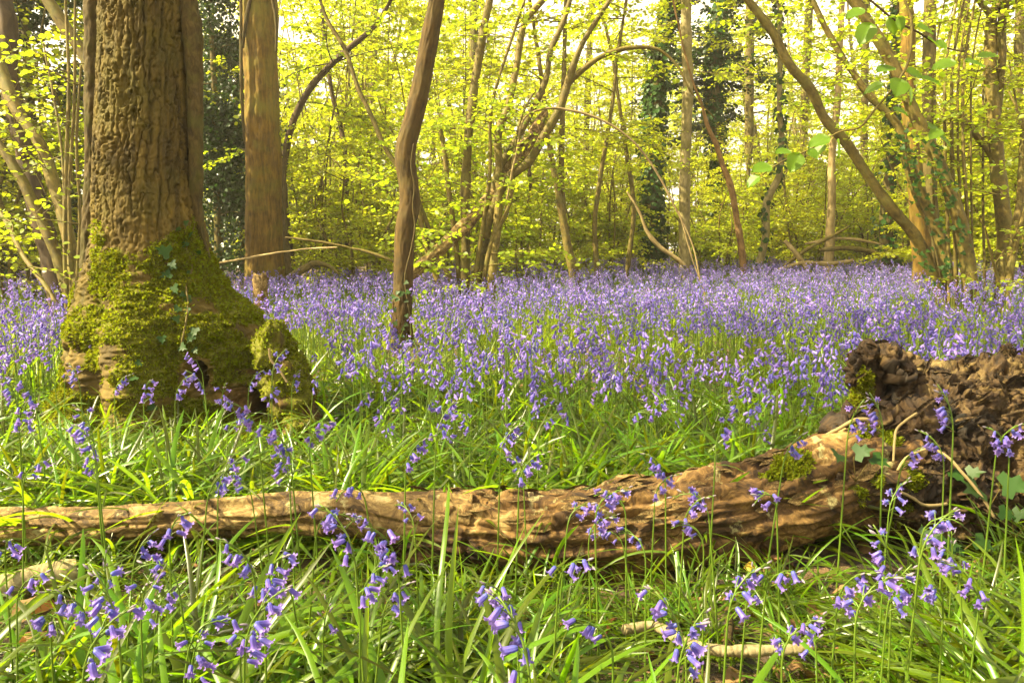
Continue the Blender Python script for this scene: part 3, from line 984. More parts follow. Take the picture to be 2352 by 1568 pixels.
t = thing('slender_tree', 'single brown slender trunk with a kink, standing alone in the bluebell drift', 'tree', on_ground(922, 800))
S = px_stem([(1005, -10, 38), (985, 100, 44), (962, 220, 47), (948, 280, 47), (934, 330, 50), (931, 370, 50), (938, 420, 50), (940, 470, 52), (931, 520, 50), (927, 640, 50), (922, 740, 53), (921, 790, 62), (920, 815, 76)], 6.6, up=5., wscale=.92)
mb = MB()
tube(mb, S, 56, 460, disp=trunk_disp(.0055, [52, 52, 6], 3, .05))
part('trunk', mb, M['brown'], t)
lw, LP = MB(), []
rg = np.random.default_rng(12)
clothe(rg, [S[-4:]], lw, LP, 26, .2, (.8, 1.9), .09, .075, sub=4, r=.014)
part('limb', lw, M['brown'], t)
mb = MB()
put_leaves(mb, LP)
part('crown', mb, M['leaf_tree'], t)
iv = thing('ivy_vine', 'thin bare ivy stem running up the kinked slender brown trunk', 'ivy', on_ground(950, 800))
mb = MB()
Y_ = 6.6
vs = [(948, 780, 7), (938, 700, 5), (930, 640, 4), (945, 570, 4), (953, 520, 4), (948, 470, 3.5), (952, 430, 3.5), (944, 380, 3), (950, 330, 2.5)]
tube(mb, np.array([[*at(x, y, Y_ - .105), wd * .5 * Y_ / F] for x, y, wd in vs]), 6, 60)
part('stem', mb, M['ivystem'], iv)
mb = MB()
for q in range(34):
    x, y = 922 + rg.normal() * 26, rg.uniform(640, 790)
    mb.join(ivy_leaf_mb(np.array([at(x, y, Y_ - .13)]), np.array([[rg.normal(), -.3, -.6]]), np.array([[rg.normal() * .4, -1, .5]]), np.array([rg.uniform(.03, .05)])))
part('foliage', mb, M['leaf_ivy'], iv)

t = thing('stringy_barked_tree', 'stout upright trunk with stringy bark, mossy along its sunny edge, behind the thick tree', 'tree', at(606, 640, 12.) * [1, 1, 0])
S = px_stem([(595, -30, 80), (595, 60, 80), (599, 160, 72), (603, 280, 76), (606, 400, 80), (608, 500, 84), (610, 600, 90), (612, 650, 98)], 12., up=6.)
mb = MB()
tube(mb, S, 72, 420, disp=trunk_disp(.013, [36, 36, 3.4], 6, .05))
part('trunk', mb, M['cedar'], t)
for P in ([(553, -20, 7), (554, 120, 8), (556, 240, 8), (562, 330, 5)], [(655, 330, 9), (653, 420, 10), (655, 520, 12), (665, 640, 17)], [(580, -20, 9), (566, 40, 9), (557, 110, 8)], [(622, -20, 7), (634, 50, 7), (634, 120, 5)]):
    mb = MB()
    tube(mb, np.array([[*at(x, y, 11.75), wd * .5 * 12 / F] for x, y, wd in P]), 10, 40, disp=trunk_disp(.006, [40, 40, 6], 2, .1))
    part('clasping_stem', mb, M['ivystem'], t)
lw, LP = MB(), []
clothe(np.random.default_rng(15), [S[-4:]], lw, LP, 28, .3, (1., 2.6), .12, .085, sub=4, r=.02)
part('limb', lw, M['cedar'], t)
mb = MB()
put_leaves(mb, LP)
part('crown', mb, M['leaf_tree'], t)


def clump(name, label, cat, foot, Y, stems, mat, leafmat, ntw, seed, size=.06, up=2.5, lo=.3, Lr=(.5, 1.3), labels=None, sides=14, step=.075, disp=.003, wscale=1.):
    t = thing(name, label, cat, foot)
    rg = np.random.default_rng(seed)
    tw, LP, allS = MB(), [], []
    for k, P in enumerate(stems):
        Yk = Y + rg.uniform(-.25, .25)
        upk = up if P[0][1] <= 5 or P[-1][1] <= 5 else 0.
        S = px_stem(P, Yk, Yk + rg.uniform(-.4, .6), up=upk, wscale=wscale)
        mb = MB()
        tube(mb, S, sides, max(30, len(S) * 14), disp=trunk_disp(disp, [40, 40, 10], k, .12))
        so_ = part('stem', mb, mat, t, label=(labels or {}).get(k))
        if ntw:
            tw, LP = MB(), []
            clothe(rg, [S], tw, LP, ntw, lo, Lr, step, size, sub=4, r=.006)
            part('twig', tw, mat, so_)
            mb = MB()
            put_leaves(mb, LP)
            part('foliage', mb, leafmat, so_)
    return t


COP = [[(1069, 650, 24), (1069, 540, 22), (1069, 439, 22), (1072, 365, 22), (1083, 246, 21), (1098, 145, 19), (1116, 40, 17), (1125, 0, 16)],
       [(1129, 650, 22), (1144, 483, 20), (1146, 380, 19), (1144, 308, 19), (1164, 255, 17), (1186, 154, 15), (1210, 44, 15), (1247, 0, 13)],
       [(1094, 655, 26), (1120, 505, 22), (1150, 380, 18), (1190, 316, 16), (1225, 246, 15), (1252, 189, 14), (1265, 119, 13), (1296, 44, 12), (1309, 0, 11)],
       [(1105, 640, 20), (1133, 475, 20), (1168, 409, 20), (1212, 374, 20), (1252, 308, 21), (1287, 246, 19), (1305, 189, 17), (1331, 114, 13), (1384, 26, 11), (1401, 0, 10)],
       [(1010, 662, 17), (985, 585, 14), (966, 505, 13), (950, 440, 11)],
       [(1056, 660, 13), (1047, 560, 12), (1030, 430, 12), (1018, 330, 11), (1006, 270, 9)],
       [(1110, 655, 12), (1128, 560, 11), (1170, 470, 9), (1180, 360, 7), (1205, 250, 6), (1230, 205, 5)],
       [(1090, 655, 11), (1106, 540, 10), (1125, 400, 9), (1130, 240, 8), (1165, 120, 7), (1205, 0, 6)],
       [(1040, 655, 15), (1010, 590, 12), (940, 420, 12), (887, 343, 11), (852, 264, 11), (826, 211, 10), (790, 110, 10), (749, 40, 8), (735, 0, 7)]]
cop = clump('hazel_coppice', 'many-stemmed hazel coppice beside the slender brown trunk, with a dead log leaning into it', 'coppice', at(1090, 665, 9.5) * [1, 1, 0], 9.5, COP, M['hazel'], M['leaf_hazel'], 15, 21, .07, lo=.2, step=.06)
S = px_stem([(1300, 178, 16), (1335, 160, 16), (1388, 127, 15), (1450, 110, 13), (1511, 114, 11), (1550, 145, 9), (1580, 190, 6)], 9.6)
S = np.array([[*at(x, y, 9.7), wd * .5 * 9.6 / F] for x, y, wd in [(1292, 235, 17), (1303, 195, 17), (1335, 163, 14), (1388, 127, 12), (1450, 110, 10), (1511, 114, 8), (1550, 145, 6), (1590, 215, 4), (1640, 270, 3)]])
mb = MB()
tube(mb, S, 12, 60, disp=trunk_disp(.002, [40, 40, 10], 3, .1))
part('stem', mb, M['hazel'], cop, label='stem arching over towards the ivy-clad trunk')

mb = MB()
S = np.array([[*at(x, y, Y), wd * .5 * 9.3 / F] for x, y, wd, Y in [(930, 640, 26, 9.0), (957, 620, 27, 9.1), (1010, 572, 29, 9.25), (1063, 523, 31, 9.4), (1142, 435, 33, 9.65), (1190, 360, 34, 9.8), (1221, 316, 34, 9.9), (1238, 282, 28, 9.95), (1252, 256, 16, 10.)]])
tube(mb, S, 36, 200, disp=trunk_disp(.012, [24, 24, 5], 7, .22))
V = mb.verts()
solo('leaning_dead_log', mb, M['log'], 'dead broken log leaning diagonally up through the hazel coppice', 'log', attrs={'moss': smooth(.1, .45, fbm(V * 3, 3, 4))})
mb = MB()
tube(mb, np.array([[*at(x, y, 9.2), wd * .5 * 9.2 / F] for x, y, wd in [(1160, 480, 4), (1186, 352, 5), (1212, 264, 5), (1252, 250, 6), (1318, 255, 6), (1384, 277, 6), (1450, 321, 5), (1494, 374, 5), (1550, 475, 5), (1590, 560, 4), (1610, 650, 4)]]), 8, 90, disp=trunk_disp(.002, [60, 60, 8], 2, .1))
solo('arching_branch', mb, M['pale'], 'long thin pale dead branch arching from the coppice down into the drift', 'branch')
mb = MB()
tube(mb, np.array([[*at(x, y, 9.6), wd * .5 * 9.6 / F] for x, y, wd in [(1218, 380, 5), (1216, 400, 9), (1219, 420, 8), (1217, 440, 3)]]), 8, 24, disp=trunk_disp(.01, [60, 60, 20], 2, .3))
solo('hanging_bark_strip', mb, M['darkbark'], 'dark ragged strip of bark dangling under the leaning dead log', 'bark strip')

# ------------------------------------------------------------------ right-hand clump
RC = [[(1700, -20, 16), (1717, 0, 17), (1777, 78, 19), (1809, 142, 20), (1864, 211, 21), (1896, 275, 22), (1937, 320, 22), (1987, 394, 23), (2052, 485, 24), (2097, 536, 25), (2152, 655, 26)],
      [(1945, -20, 23), (1960, 0, 24), (2001, 64, 25), (2047, 142, 26), (2084, 224, 27), (2125, 311, 27), (2161, 389, 28), (2203, 504, 30), (2230, 659, 34)],
      [(1850, -20, 11), (1864, 0, 12), (1891, 55, 13), (1951, 156, 14), (1997, 220, 16), (2065, 293, 18), (2084, 366, 24), (2116, 458, 28), (2157, 549, 30), (2178, 659, 30)]]
rc = clump('hazel_coppice', 'hazel coppice of three stout stems all leaning the same way, ivy on its stems', 'coppice', at(2190, 665, 9.) * [1, 1, 0], 9., RC, M['hazel'], M['leaf_hazel'], 16, 31, .07, lo=.3, sides=22, step=.06)
fo = MB()
rg = np.random.default_rng(33)
for P, n in ((RC[2][5:], 90), (RC[1][5:], 70), (RC[0][9:], 20)):
    for q in range(n):
        j = rg.integers(0, len(P) - 1)
        u = rg.uniform()
        x = P[j][0] * (1 - u) + P[j + 1][0] * u + rg.normal() * 12
        y = P[j][1] * (1 - u) + P[j + 1][1] * u
        fo.join(ivy_leaf_mb(np.array([at(x, y, 8.65 + rg.uniform(-.1, .1))]), np.array([[rg.normal(), -.4, -.5]]), np.array([[rg.normal() * .5, -1, .5]]), np.array([rg.uniform(.04, .07)])))
iv = thing('ivy_vine', 'ivy trailing up the three leaning hazel stems', 'ivy', at(2160, 660, 8.7) * [1, 1, 0])
part('foliage', fo, M['leaf_ivy'], iv)
mb = MB()
tube(mb, np.array([[*at(x, y, 8.75), .012] for x, y in [(2165, 660), (2140, 540), (2095, 420), (2080, 330), (2086, 280)]]), 6, 40)
part('stem', mb, M['ivystem'], iv)

FT = [[(2308, -20, 22), (2300, 0, 22), (2280, 32, 22), (2276, 92, 25), (2276, 160, 26), (2279, 229, 28), (2290, 366, 32), (2299, 458, 32), (2308, 540, 34), (2303, 665, 40)],
      [(2240, -10, 10), (2250, 5, 11), (2268, 26, 13), (2280, 40, 16)],
      [(2312, 0, 18), (2302, 46, 19), (2302, 120, 17), (2298, 200, 15), (2292, 260, 13)],
      [(2190, 250, 10), (2225, 288, 13), (2245, 315, 15), (2270, 345, 17), (2285, 370, 18)]]
ft = thing('forked_tree', 'upright forked tree with a smooth trunk beside the leaning hazel coppice', 'tree', at(2303, 665, 9.2) * [1, 1, 0])
tw, LP, aS = MB(), [], []
rg = np.random.default_rng(35)
for k, P in enumerate(FT):
    if k == 0:
        S = px_stem(P, 9.2, 9.4, up=3.)
    else:
        S = np.array([[*at(x, y, 9.3), wd * .5 * 9.3 / F] for x, y, wd in P])
        if k == 1:
            S = np.concatenate([[S[0] + [-.5, .2, 1.4, -.01]], S])
        if k == 2:
            S = np.concatenate([[S[0] + [.5, .3, 2.2, -.02]], S])
    aS.append(S)
    mb = MB()
    tube(mb, S, 22, 120, disp=trunk_disp(.003, [30, 30, 10], k, .1))
    part('trunk' if k == 0 else 'limb', mb, M['hazel'], ft)
clothe(rg, aS, tw, LP, 18, .15, (.5, 1.5), .065, .068, sub=4, r=.008)
part('twig', tw, M['hazel'], ft)
mb = MB()
put_leaves(mb, LP)
part('crown', mb, M['leaf_hazel'], ft)

clump('hazel_coppice', 'small cluster of slanting young hazel stems in front of the forked tree', 'coppice', at(2320, 660, 8.6) * [1, 1, 0], 8.6,
      [[(2375, 180, 12), (2352, 293, 15), (2345, 435, 17), (2322, 595, 18), (2317, 659, 20)], [(2400, 250, 8), (2370, 420, 9), (2335, 560, 10), (2318, 659, 12)], [(2262, 520, 5), (2280, 600, 6), (2298, 660, 8)]], M['hazel'], M['leaf_hazel'], 5, 37, .065, up=0)
for k, (x0, x1, wd, lab) in enumerate([(2170, 2180, 8, 'straight pale rod rising beside the leaning hazel stems, first of the row'), (2186, 2196, 9, 'straight rod growing close behind the second leaning hazel stem'), (2200, 2212, 6, 'thin straight rod growing right behind the foot of the thickest leaning hazel stem'),
                                       (2212, 2226, 8, 'straight rod midway between the leaning hazel stems and the forked tree'), (2230, 2236, 5, 'thinnest straight rod in the row beside the forked tree'), (2258, 2262, 6, 'brown rod growing close beside the forked tree'), (2142, 2150, 5, 'thin rod crossing behind the upper leaning hazel stem')]):
    clump('hazel_rod', lab, 'sapling', at(x1, 660, 8.8) * [1, 1, 0], 8.8 + k * .07, [[(x0 + 30, -10, wd * .6), (x0 + 6, 120, wd * .8), (x0, 330, wd), (x1 - 4, 500, wd), (x1, 658, wd * 1.2)]], M['hazel'], M['leaf_hazel'], 3, 50 + k, .06, up=1.5, sides=8)

# ------------------------------------------------------------------ left-hand stems
clump('dark_tree', 'dark almost black leaning trunk at the edge of the wood by the drift', 'tree', at(128, 645, 8.6) * [1, 1, 0], 8.6, [[(-5, -30, 36), (7, 0, 38), (20, 176, 40), (57, 352, 42), (88, 483, 44), (127, 640, 50)]], M['darkbark'], M['leaf_tree'], 12, 61, .08, up=5., lo=.6, Lr=(1., 2.2), sides=30, disp=.012)
clump('hazel_coppice', 'hazel coppice of pale slanting poles rising in front of the dark leaning trunk', 'coppice', at(165, 650, 7.2) * [1, 1, 0], 7.2,
      [[(-40, 60, 24), (0, 150, 27), (35, 246, 27), (88, 325, 28), (123, 418, 28), (150, 520, 28), (178, 645, 32)], [(-30, 290, 18), (0, 334, 19), (40, 396, 22), (79, 475, 23), (115, 550, 24), (150, 645, 28)], [(-20, 455, 10), (20, 520, 10), (55, 590, 11), (100, 650, 12)],
       [(150, -10, 6), (158, 200, 8), (152, 400, 10), (156, 645, 14)], [(172, -10, 5), (170, 250, 7), (160, 430, 9), (165, 645, 12)], [(186, 150, 5), (176, 330, 7), (184, 500, 8), (178, 645, 10)], [(100, 100, 4), (140, 330, 6), (150, 640, 9)]], M['hazel'], M['leaf_hazel'], 6, 63, .062, up=1.5, lo=.25, sides=18)
clump('leaning_tree', 'smooth pale trunk slanting down behind the thick furrowed tree', 'tree', at(330, 650, 8.4) * [1, 1, 0], 8.4, [[(85, -40, 22), (110, 0, 25), (145, 57, 27), (193, 127, 27), (240, 260, 28), (300, 450, 30), (335, 650, 34)]], M['hazel'], M['leaf_hazel'], 12, 65, .065, up=3., lo=.5, sides=20)

# broken stump and sticks
t = thing('broken_stump', 'short jagged broken stump standing in the drift behind the thick tree', 'stump', on_ground(600, 690))
sm = MB()
Yb = 7.2


def stump_disp(B, a, s, r):
    return .006 * pn(B * [60, 60, 8], 3) - .008 * (1 - smooth(0, .2, np.abs(pn(B * [40, 40, 4], 5))))


a_ = at(600, 700, Yb)
zs = float(ground(a_[0], Yb)) - .03
ztop = at(600, 622, Yb)[2]
tube(sm, np.array([[a_[0], Yb, zs, .075], [a_[0], Yb, (zs + ztop) / 2, .068], [a_[0] - .004, Yb, ztop, .064]]), 30, 60, disp=stump_disp)
V = sm.verts()
kk = V[:, 2] > ztop - .10
an = np.arctan2(V[:, 1] - Yb, V[:, 0] - a_[0])
tgt = ztop - .05 + .11 * pn(np.stack([np.cos(an) * 2.2, np.sin(an) * 2.2, an * 0 + 3.], 1)) + .03 * np.sin(an * 7)
V2 = V.copy()
V2[kk, 2] = ztop - .10 + (V[kk, 2] - ztop + .10) / .10 * np.maximum(.012, tgt[kk] - ztop + .10)
sm.V = [V2]
part('body', sm, M['log'], t, attrs={'moss': np.zeros(sm.n)})
rg = np.random.default_rng(71)
for nm, lab, P, Y, mat in (('stick', 'long straight fallen stick propped behind the thick tree towards the stringy-barked trunk', [(492, 606, 4), (560, 594, 5), (640, 580, 5), (700, 572, 4), (775, 568, 3)], 7.5, 'pale'),
                           ('stick', 'brown dead branch lying across to the slender trunk from the stringy-barked tree', [(655, 545, 5), (720, 553, 6), (800, 568, 6), (850, 580, 7), (905, 600, 7)], 8.6, 'hazel'),
                           ('stick', 'pale barkless stick standing slanted over the far edge of the drift', [(1803, 553, 10), (1820, 572, 11), (1838, 595, 12), (1856, 625, 12)], 15., 'pale'),
                           ('stick', 'thin pale wand stuck upright in the drift below the big trunks', [(1559, 485, 3), (1575, 540, 4), (1592, 600, 4), (1610, 650, 4), (1628, 705, 4)], 8., 'pale'),
                           ('fallen_branch', 'fallen branch lying among the coppice on the drift edge by the stringy-barked tree', [(660, 640, 14), (690, 622, 18), (730, 605, 16), (755, 612, 12), (775, 628, 10)], 11.5, 'hazel'),
                           ('fallen_branch', 'crooked pale branch fallen against the foot of the tall pale trunk', [(1440, 440, 4), (1470, 490, 7), (1485, 530, 9), (1520, 570, 11), (1548, 590, 11), (1575, 612, 9)], 15., 'pale'),
                           ('fallen_log', 'low dark log lying along the far edge of the drift', [(1370, 620, 14), (1450, 616, 17), (1540, 613, 17), (1640, 616, 16), (1720, 612, 12)], 20., 'hazel'),
                           ('fallen_branch', 'long horizontal branch on the brushwood pile at the far drift edge', [(1880, 575, 9), (1940, 570, 12), (2010, 580, 12), (2060, 592, 10)], 15.5, 'hazel'),
                           ('fallen_branch', 'fork of brushwood sloping down from the pile towards the standing pale stick', [(1790, 620, 10), (1840, 604, 10), (1900, 606, 11), (1960, 598, 10)], 15., 'pale'),
                           ('fallen_branch', 'brushwood branch slanting up out of the pile before the snag', [(1800, 612, 9), (1850, 575, 9), (1905, 545, 7), (1950, 520, 5)], 15.2, 'hazel'),
                           ('fallen_branch', 'topmost thin bough of the brushwood pile, bowed', [(1850, 560, 6), (1920, 548, 7), (2000, 556, 7), (2060, 575, 6)], 16., 'pale')):
    S = np.array([[*at(x, y, Y), wd * .5 * Y / F] for x, y, wd in P])
    mb = MB()
    tube(mb, S, 12, 60, disp=trunk_disp(.004, [30, 30, 6], 3, .2))
    solo(nm, mb, M[mat], lab, 'log' if nm == 'fallen_log' else ('stick' if nm == 'stick' else 'branch'))

# ------------------------------------------------------------------ trees standing further back
def bg_tree(name, label, Y, P, mat, leafmat, ntw, seed, up=4., lo=.35, Lr=(.8, 2.), size=.075, ivy=0, group=None, sides=16, disp=.01, ivy_hi=1.):
    foot = at(P[-1][0], 640, Y) * [1, 1, 0]
    t = thing(name, label, 'tree', foot, group)
    S = px_stem(P, Y, up=up)
    mb = MB()
    tube(mb, S, sides, 90, disp=trunk_disp(disp, [22, 22, 5], seed, .12))
    part('trunk', mb, mat, t)
    rg = np.random.default_rng(seed)
    if ntw:
        tw, LP = MB(), []
        clothe(rg, [S], tw, LP, int(ntw * 1.7), lo * .8, Lr, .055, size * 1.15, sub=7, r=.012)
        part('limb', tw, mat, t)
        mb = MB()
        put_leaves(mb, LP)
        part('crown', mb, leafmat, t)
    if ivy:
        C = spl(S, 200)
        j = (rg.uniform(0, ivy_hi, ivy) * 199).astype(int)
        a = rg.uniform(0, 2 * PI, ivy)
        cl = .6 + .8 * np.abs(pn(np.stack([np.cos(a) * 1.2, np.sin(a) * 1.2, C[j, 2] * 2.], 1), 3)) * 2
        n = np.stack([np.cos(a), np.sin(a), np.zeros(ivy)], 1)
        p = C[j, :3] + n * (C[j, 3] * (1 + rg.uniform(.0, .9, ivy) * cl))[:, None]
        mb = MB()
        leaves(mb, p, norm(n * .5 + rnd_unit(ivy, rg) * .6 - [0, 0, .8]), n + rnd_unit(ivy, rg) * .3, rg.uniform(.07, .13, ivy), wid=1.2)
        part('ivy', mb, M['leaf_ivy'], t)
    return t


BT = [
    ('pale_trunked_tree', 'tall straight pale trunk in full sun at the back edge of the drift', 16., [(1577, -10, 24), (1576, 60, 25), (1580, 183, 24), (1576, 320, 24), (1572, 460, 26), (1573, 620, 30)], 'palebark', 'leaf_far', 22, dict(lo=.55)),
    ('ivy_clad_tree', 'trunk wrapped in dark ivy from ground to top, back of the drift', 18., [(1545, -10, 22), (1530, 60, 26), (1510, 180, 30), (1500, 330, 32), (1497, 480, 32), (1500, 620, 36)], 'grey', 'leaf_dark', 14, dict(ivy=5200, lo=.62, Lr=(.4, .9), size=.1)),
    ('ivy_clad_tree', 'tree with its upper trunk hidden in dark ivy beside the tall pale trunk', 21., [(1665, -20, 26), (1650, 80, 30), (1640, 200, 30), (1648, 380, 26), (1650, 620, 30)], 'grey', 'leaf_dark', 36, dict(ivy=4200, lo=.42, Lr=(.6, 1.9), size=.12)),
    ('bare_snag', 'reddish bare snag leaning beyond the tall pale trunk', 15., [(1583, 160, 5), (1594, 197, 6), (1612, 240, 7), (1625, 290, 10), (1644, 330, 12), (1660, 380, 13), (1676, 421, 14), (1692, 500, 15), (1708, 615, 17)], 'snagbark', None, 0, {}),
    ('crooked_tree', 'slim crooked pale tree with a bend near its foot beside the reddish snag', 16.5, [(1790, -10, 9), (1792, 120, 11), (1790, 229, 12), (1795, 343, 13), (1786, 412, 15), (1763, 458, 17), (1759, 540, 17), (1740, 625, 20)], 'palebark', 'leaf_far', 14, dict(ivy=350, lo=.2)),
    ('rotten_trunk', 'yellowish decaying upright trunk rising behind the brushwood pile', 16., [(1935, -10, 12), (1930, 100, 14), (1922, 250, 16), (1912, 340, 17), (1910, 450, 19), (1904, 600, 24)], 'pale', 'leaf_far', 8, dict(lo=.5)),
    ('slanting_tree', 'slim tree slanting to its twin at the foot, in the yellow thicket beyond the coppice', 13.5, [(1215, -10, 8), (1240, 150, 10), (1261, 325, 13), (1285, 460, 16), (1303, 560, 19), (1318, 640, 22)], 'hazel', 'leaf_far', 12, dict(lo=.3)),
    ('upright_tree', 'slim upright twin tree joined at the foot to the slanting one beyond the coppice', 13.6, [(1300, -10, 9), (1296, 150, 11), (1291, 308, 13), (1290, 440, 15), (1300, 540, 17), (1324, 640, 19)], 'hazel', 'leaf_far', 12, dict(lo=.3)),
    ('tall_trunk', 'broad pale brown trunk standing straight behind the leaning hazel coppice', 11.5, [(2080, -20, 30), (2085, 60, 30), (2086, 180, 30), (2088, 275, 32), (2096, 360, 36), (2110, 480, 40), (2118, 640, 44)], 'cedar', 'leaf_far', 10, dict(lo=.6)),
    ('tall_trunk', 'second broad trunk behind the leaning hazels, furrowed and closest to the row of rods', 12.5, [(2140, -20, 28), (2136, 60, 28), (2134, 180, 28), (2134, 275, 28), (2136, 420, 32), (2140, 640, 38)], 'grey', 'leaf_far', 10, dict(lo=.6)),
    ('ivy_clad_tree', 'mossy ivy-draped trunk at the far end of the brushwood pile', 16., [(2060, 60, 14), (2055, 200, 17), (2045, 380, 22), (2035, 500, 28), (2040, 620, 36)], 'grey', 'leaf_far', 8, dict(ivy=900, lo=.4)),
    ('leaning_tree', 'slim tree leaning with a branch crossing behind the slender trunk, edge of the far thicket', 13., [(905, -10, 8), (860, 60, 11), (780, 130, 14), (715, 200, 15), (670, 290, 17), (652, 380, 18), (655, 500, 20), (668, 640, 24)], 'darkbark', 'leaf_hazel', 14, dict(lo=.3)),
    ('thin_tree', 'thin dark tree with a V of branches between the stringy-barked and slender trunks', 15., [(735, -10, 6), (745, 80, 9), (760, 200, 10), (790, 330, 12), (796, 480, 14), (800, 630, 16)], 'darkbark', 'leaf_far', 12, dict(lo=.25)),
    ('thin_tree', 'thin upright tree just beside the coppice with pale bark in the yellow foliage', 14.5, [(1440, -10, 7), (1420, 120, 8), (1405, 250, 9), (1380, 400, 11), (1366, 520, 12), (1372, 630, 14)], 'hazel', 'leaf_far', 14, dict(lo=.25)),
    ('thin_tree', 'thin curving tree in the yellow foliage before the ivy-wrapped trunk', 15.5, [(1370, -10, 6), (1400, 100, 8), (1425, 260, 9), (1440, 360, 10), (1455, 470, 11), (1440, 630, 13)], 'hazel', 'leaf_far', 12, dict(lo=.25)),
    ('tall_trunk', 'straight shaded trunk far back between the ivy-wrapped trees and the crooked pale tree', 24., [(1722, 0, 18), (1722, 150, 19), (1720, 320, 20), (1718, 620, 24)], 'grey', 'leaf_far', 14, dict(lo=.4)),
    ('tall_trunk', 'dim trunk far back in the gap right of the crooked pale tree', 25., [(1860, -10, 17), (1852, 150, 18), (1846, 320, 18), (1842, 620, 22)], 'grey', 'leaf_far', 14, dict(lo=.4)),
    ('tall_trunk', 'dim trunk far back seen through the coppice stems', 24., [(1090, -10, 20), (1088, 150, 21), (1086, 320, 21), (1085, 630, 24)], 'grey', 'leaf_far', 14, dict(lo=.4)),
    ('tall_trunk', 'dim slender trunk far behind the arching pale branch', 26., [(1360, -10, 13), (1352, 150, 14), (1346, 320, 14), (1340, 630, 17)], 'grey', 'leaf_far', 14, dict(lo=.4)),
    ('tall_trunk', 'dim trunk far back just past the slender brown trunk', 25., [(862, -10, 15), (858, 150, 16), (852, 320, 17), (846, 630, 20)], 'grey', 'leaf_far', 14, dict(lo=.4)),
    ('tall_trunk', 'straight trunk far back behind the forked tree and the rods', 20., [(2215, -10, 22), (2212, 150, 23), (2212, 320, 24), (2210, 630, 28)], 'grey', 'leaf_far', 14, dict(lo=.45)),
    ('tall_trunk', 'far trunk glimpsed at the outer side of the forked tree', 19., [(2345, -10, 18), (2340, 150, 20), (2338, 320, 22), (2335, 630, 26)], 'grey', 'leaf_far', 14, dict(lo=.45)),
    ('tall_trunk', 'dim trunk far back in the gap between the rotten yellowish trunk and the leaning hazels', 24., [(1990, -10, 16), (1986, 150, 16), (1985, 320, 17), (1984, 620, 20)], 'grey', 'leaf_far', 14, dict(lo=.45)),
]
for k, (nm, lab, Y, P, mt, lm_, n, kw) in enumerate(BT):
    bg_tree(nm, lab, Y, P, M[mt], M[lm_] if lm_ else None, n, 100 + k, **kw)


# ------------------------------------------------------------------ hazel bushes: four kinds, copied
def make_bush(seed, h, spread, nst, ntw, size, leafmat, lo=.12, name='hazel_bush', lean=.35, Lr=(.5, 1.3), sub=7, step=.040):
    rg = np.random.default_rng(seed)
    t = thing(name, 'leafy hazel bush', 'bush')
    tw, LP = MB(), []
    for k in range(nst):
        a = k * 2 * PI / nst + rg.uniform(-.4, .4)
        r0 = rg.uniform(.05, .35)
        ln = rg.uniform(.1, 1.) * lean
        hh = h * rg.uniform(.7, 1.05)
        o = np.array([math.cos(a), math.sin(a), 0])
        S = np.array([[*(o * r0), rg.uniform(.018, .034)]] + [[*(o * (r0 + ln * hh * u ** 1.4) + [0, 0, hh * u] + rg.normal(size=3) * .08), .03 * (1 - u * .8)] for u in (.3, .6, .85, 1.)])
        S[0, 2] = -.05
        mb = MB()
        tube(mb, S, 7, 18)
        part('stem', mb, M['hazel'], t)
        clothe(rg, [S], tw, LP, ntw, lo, (Lr[0] * spread, Lr[1] * spread), step, size, sub=sub, r=.006)
    part('twig', tw, M['hazel'], t)
    mb = MB()
    put_leaves(mb, LP)
    part('foliage', mb, leafmat, t)
    return t


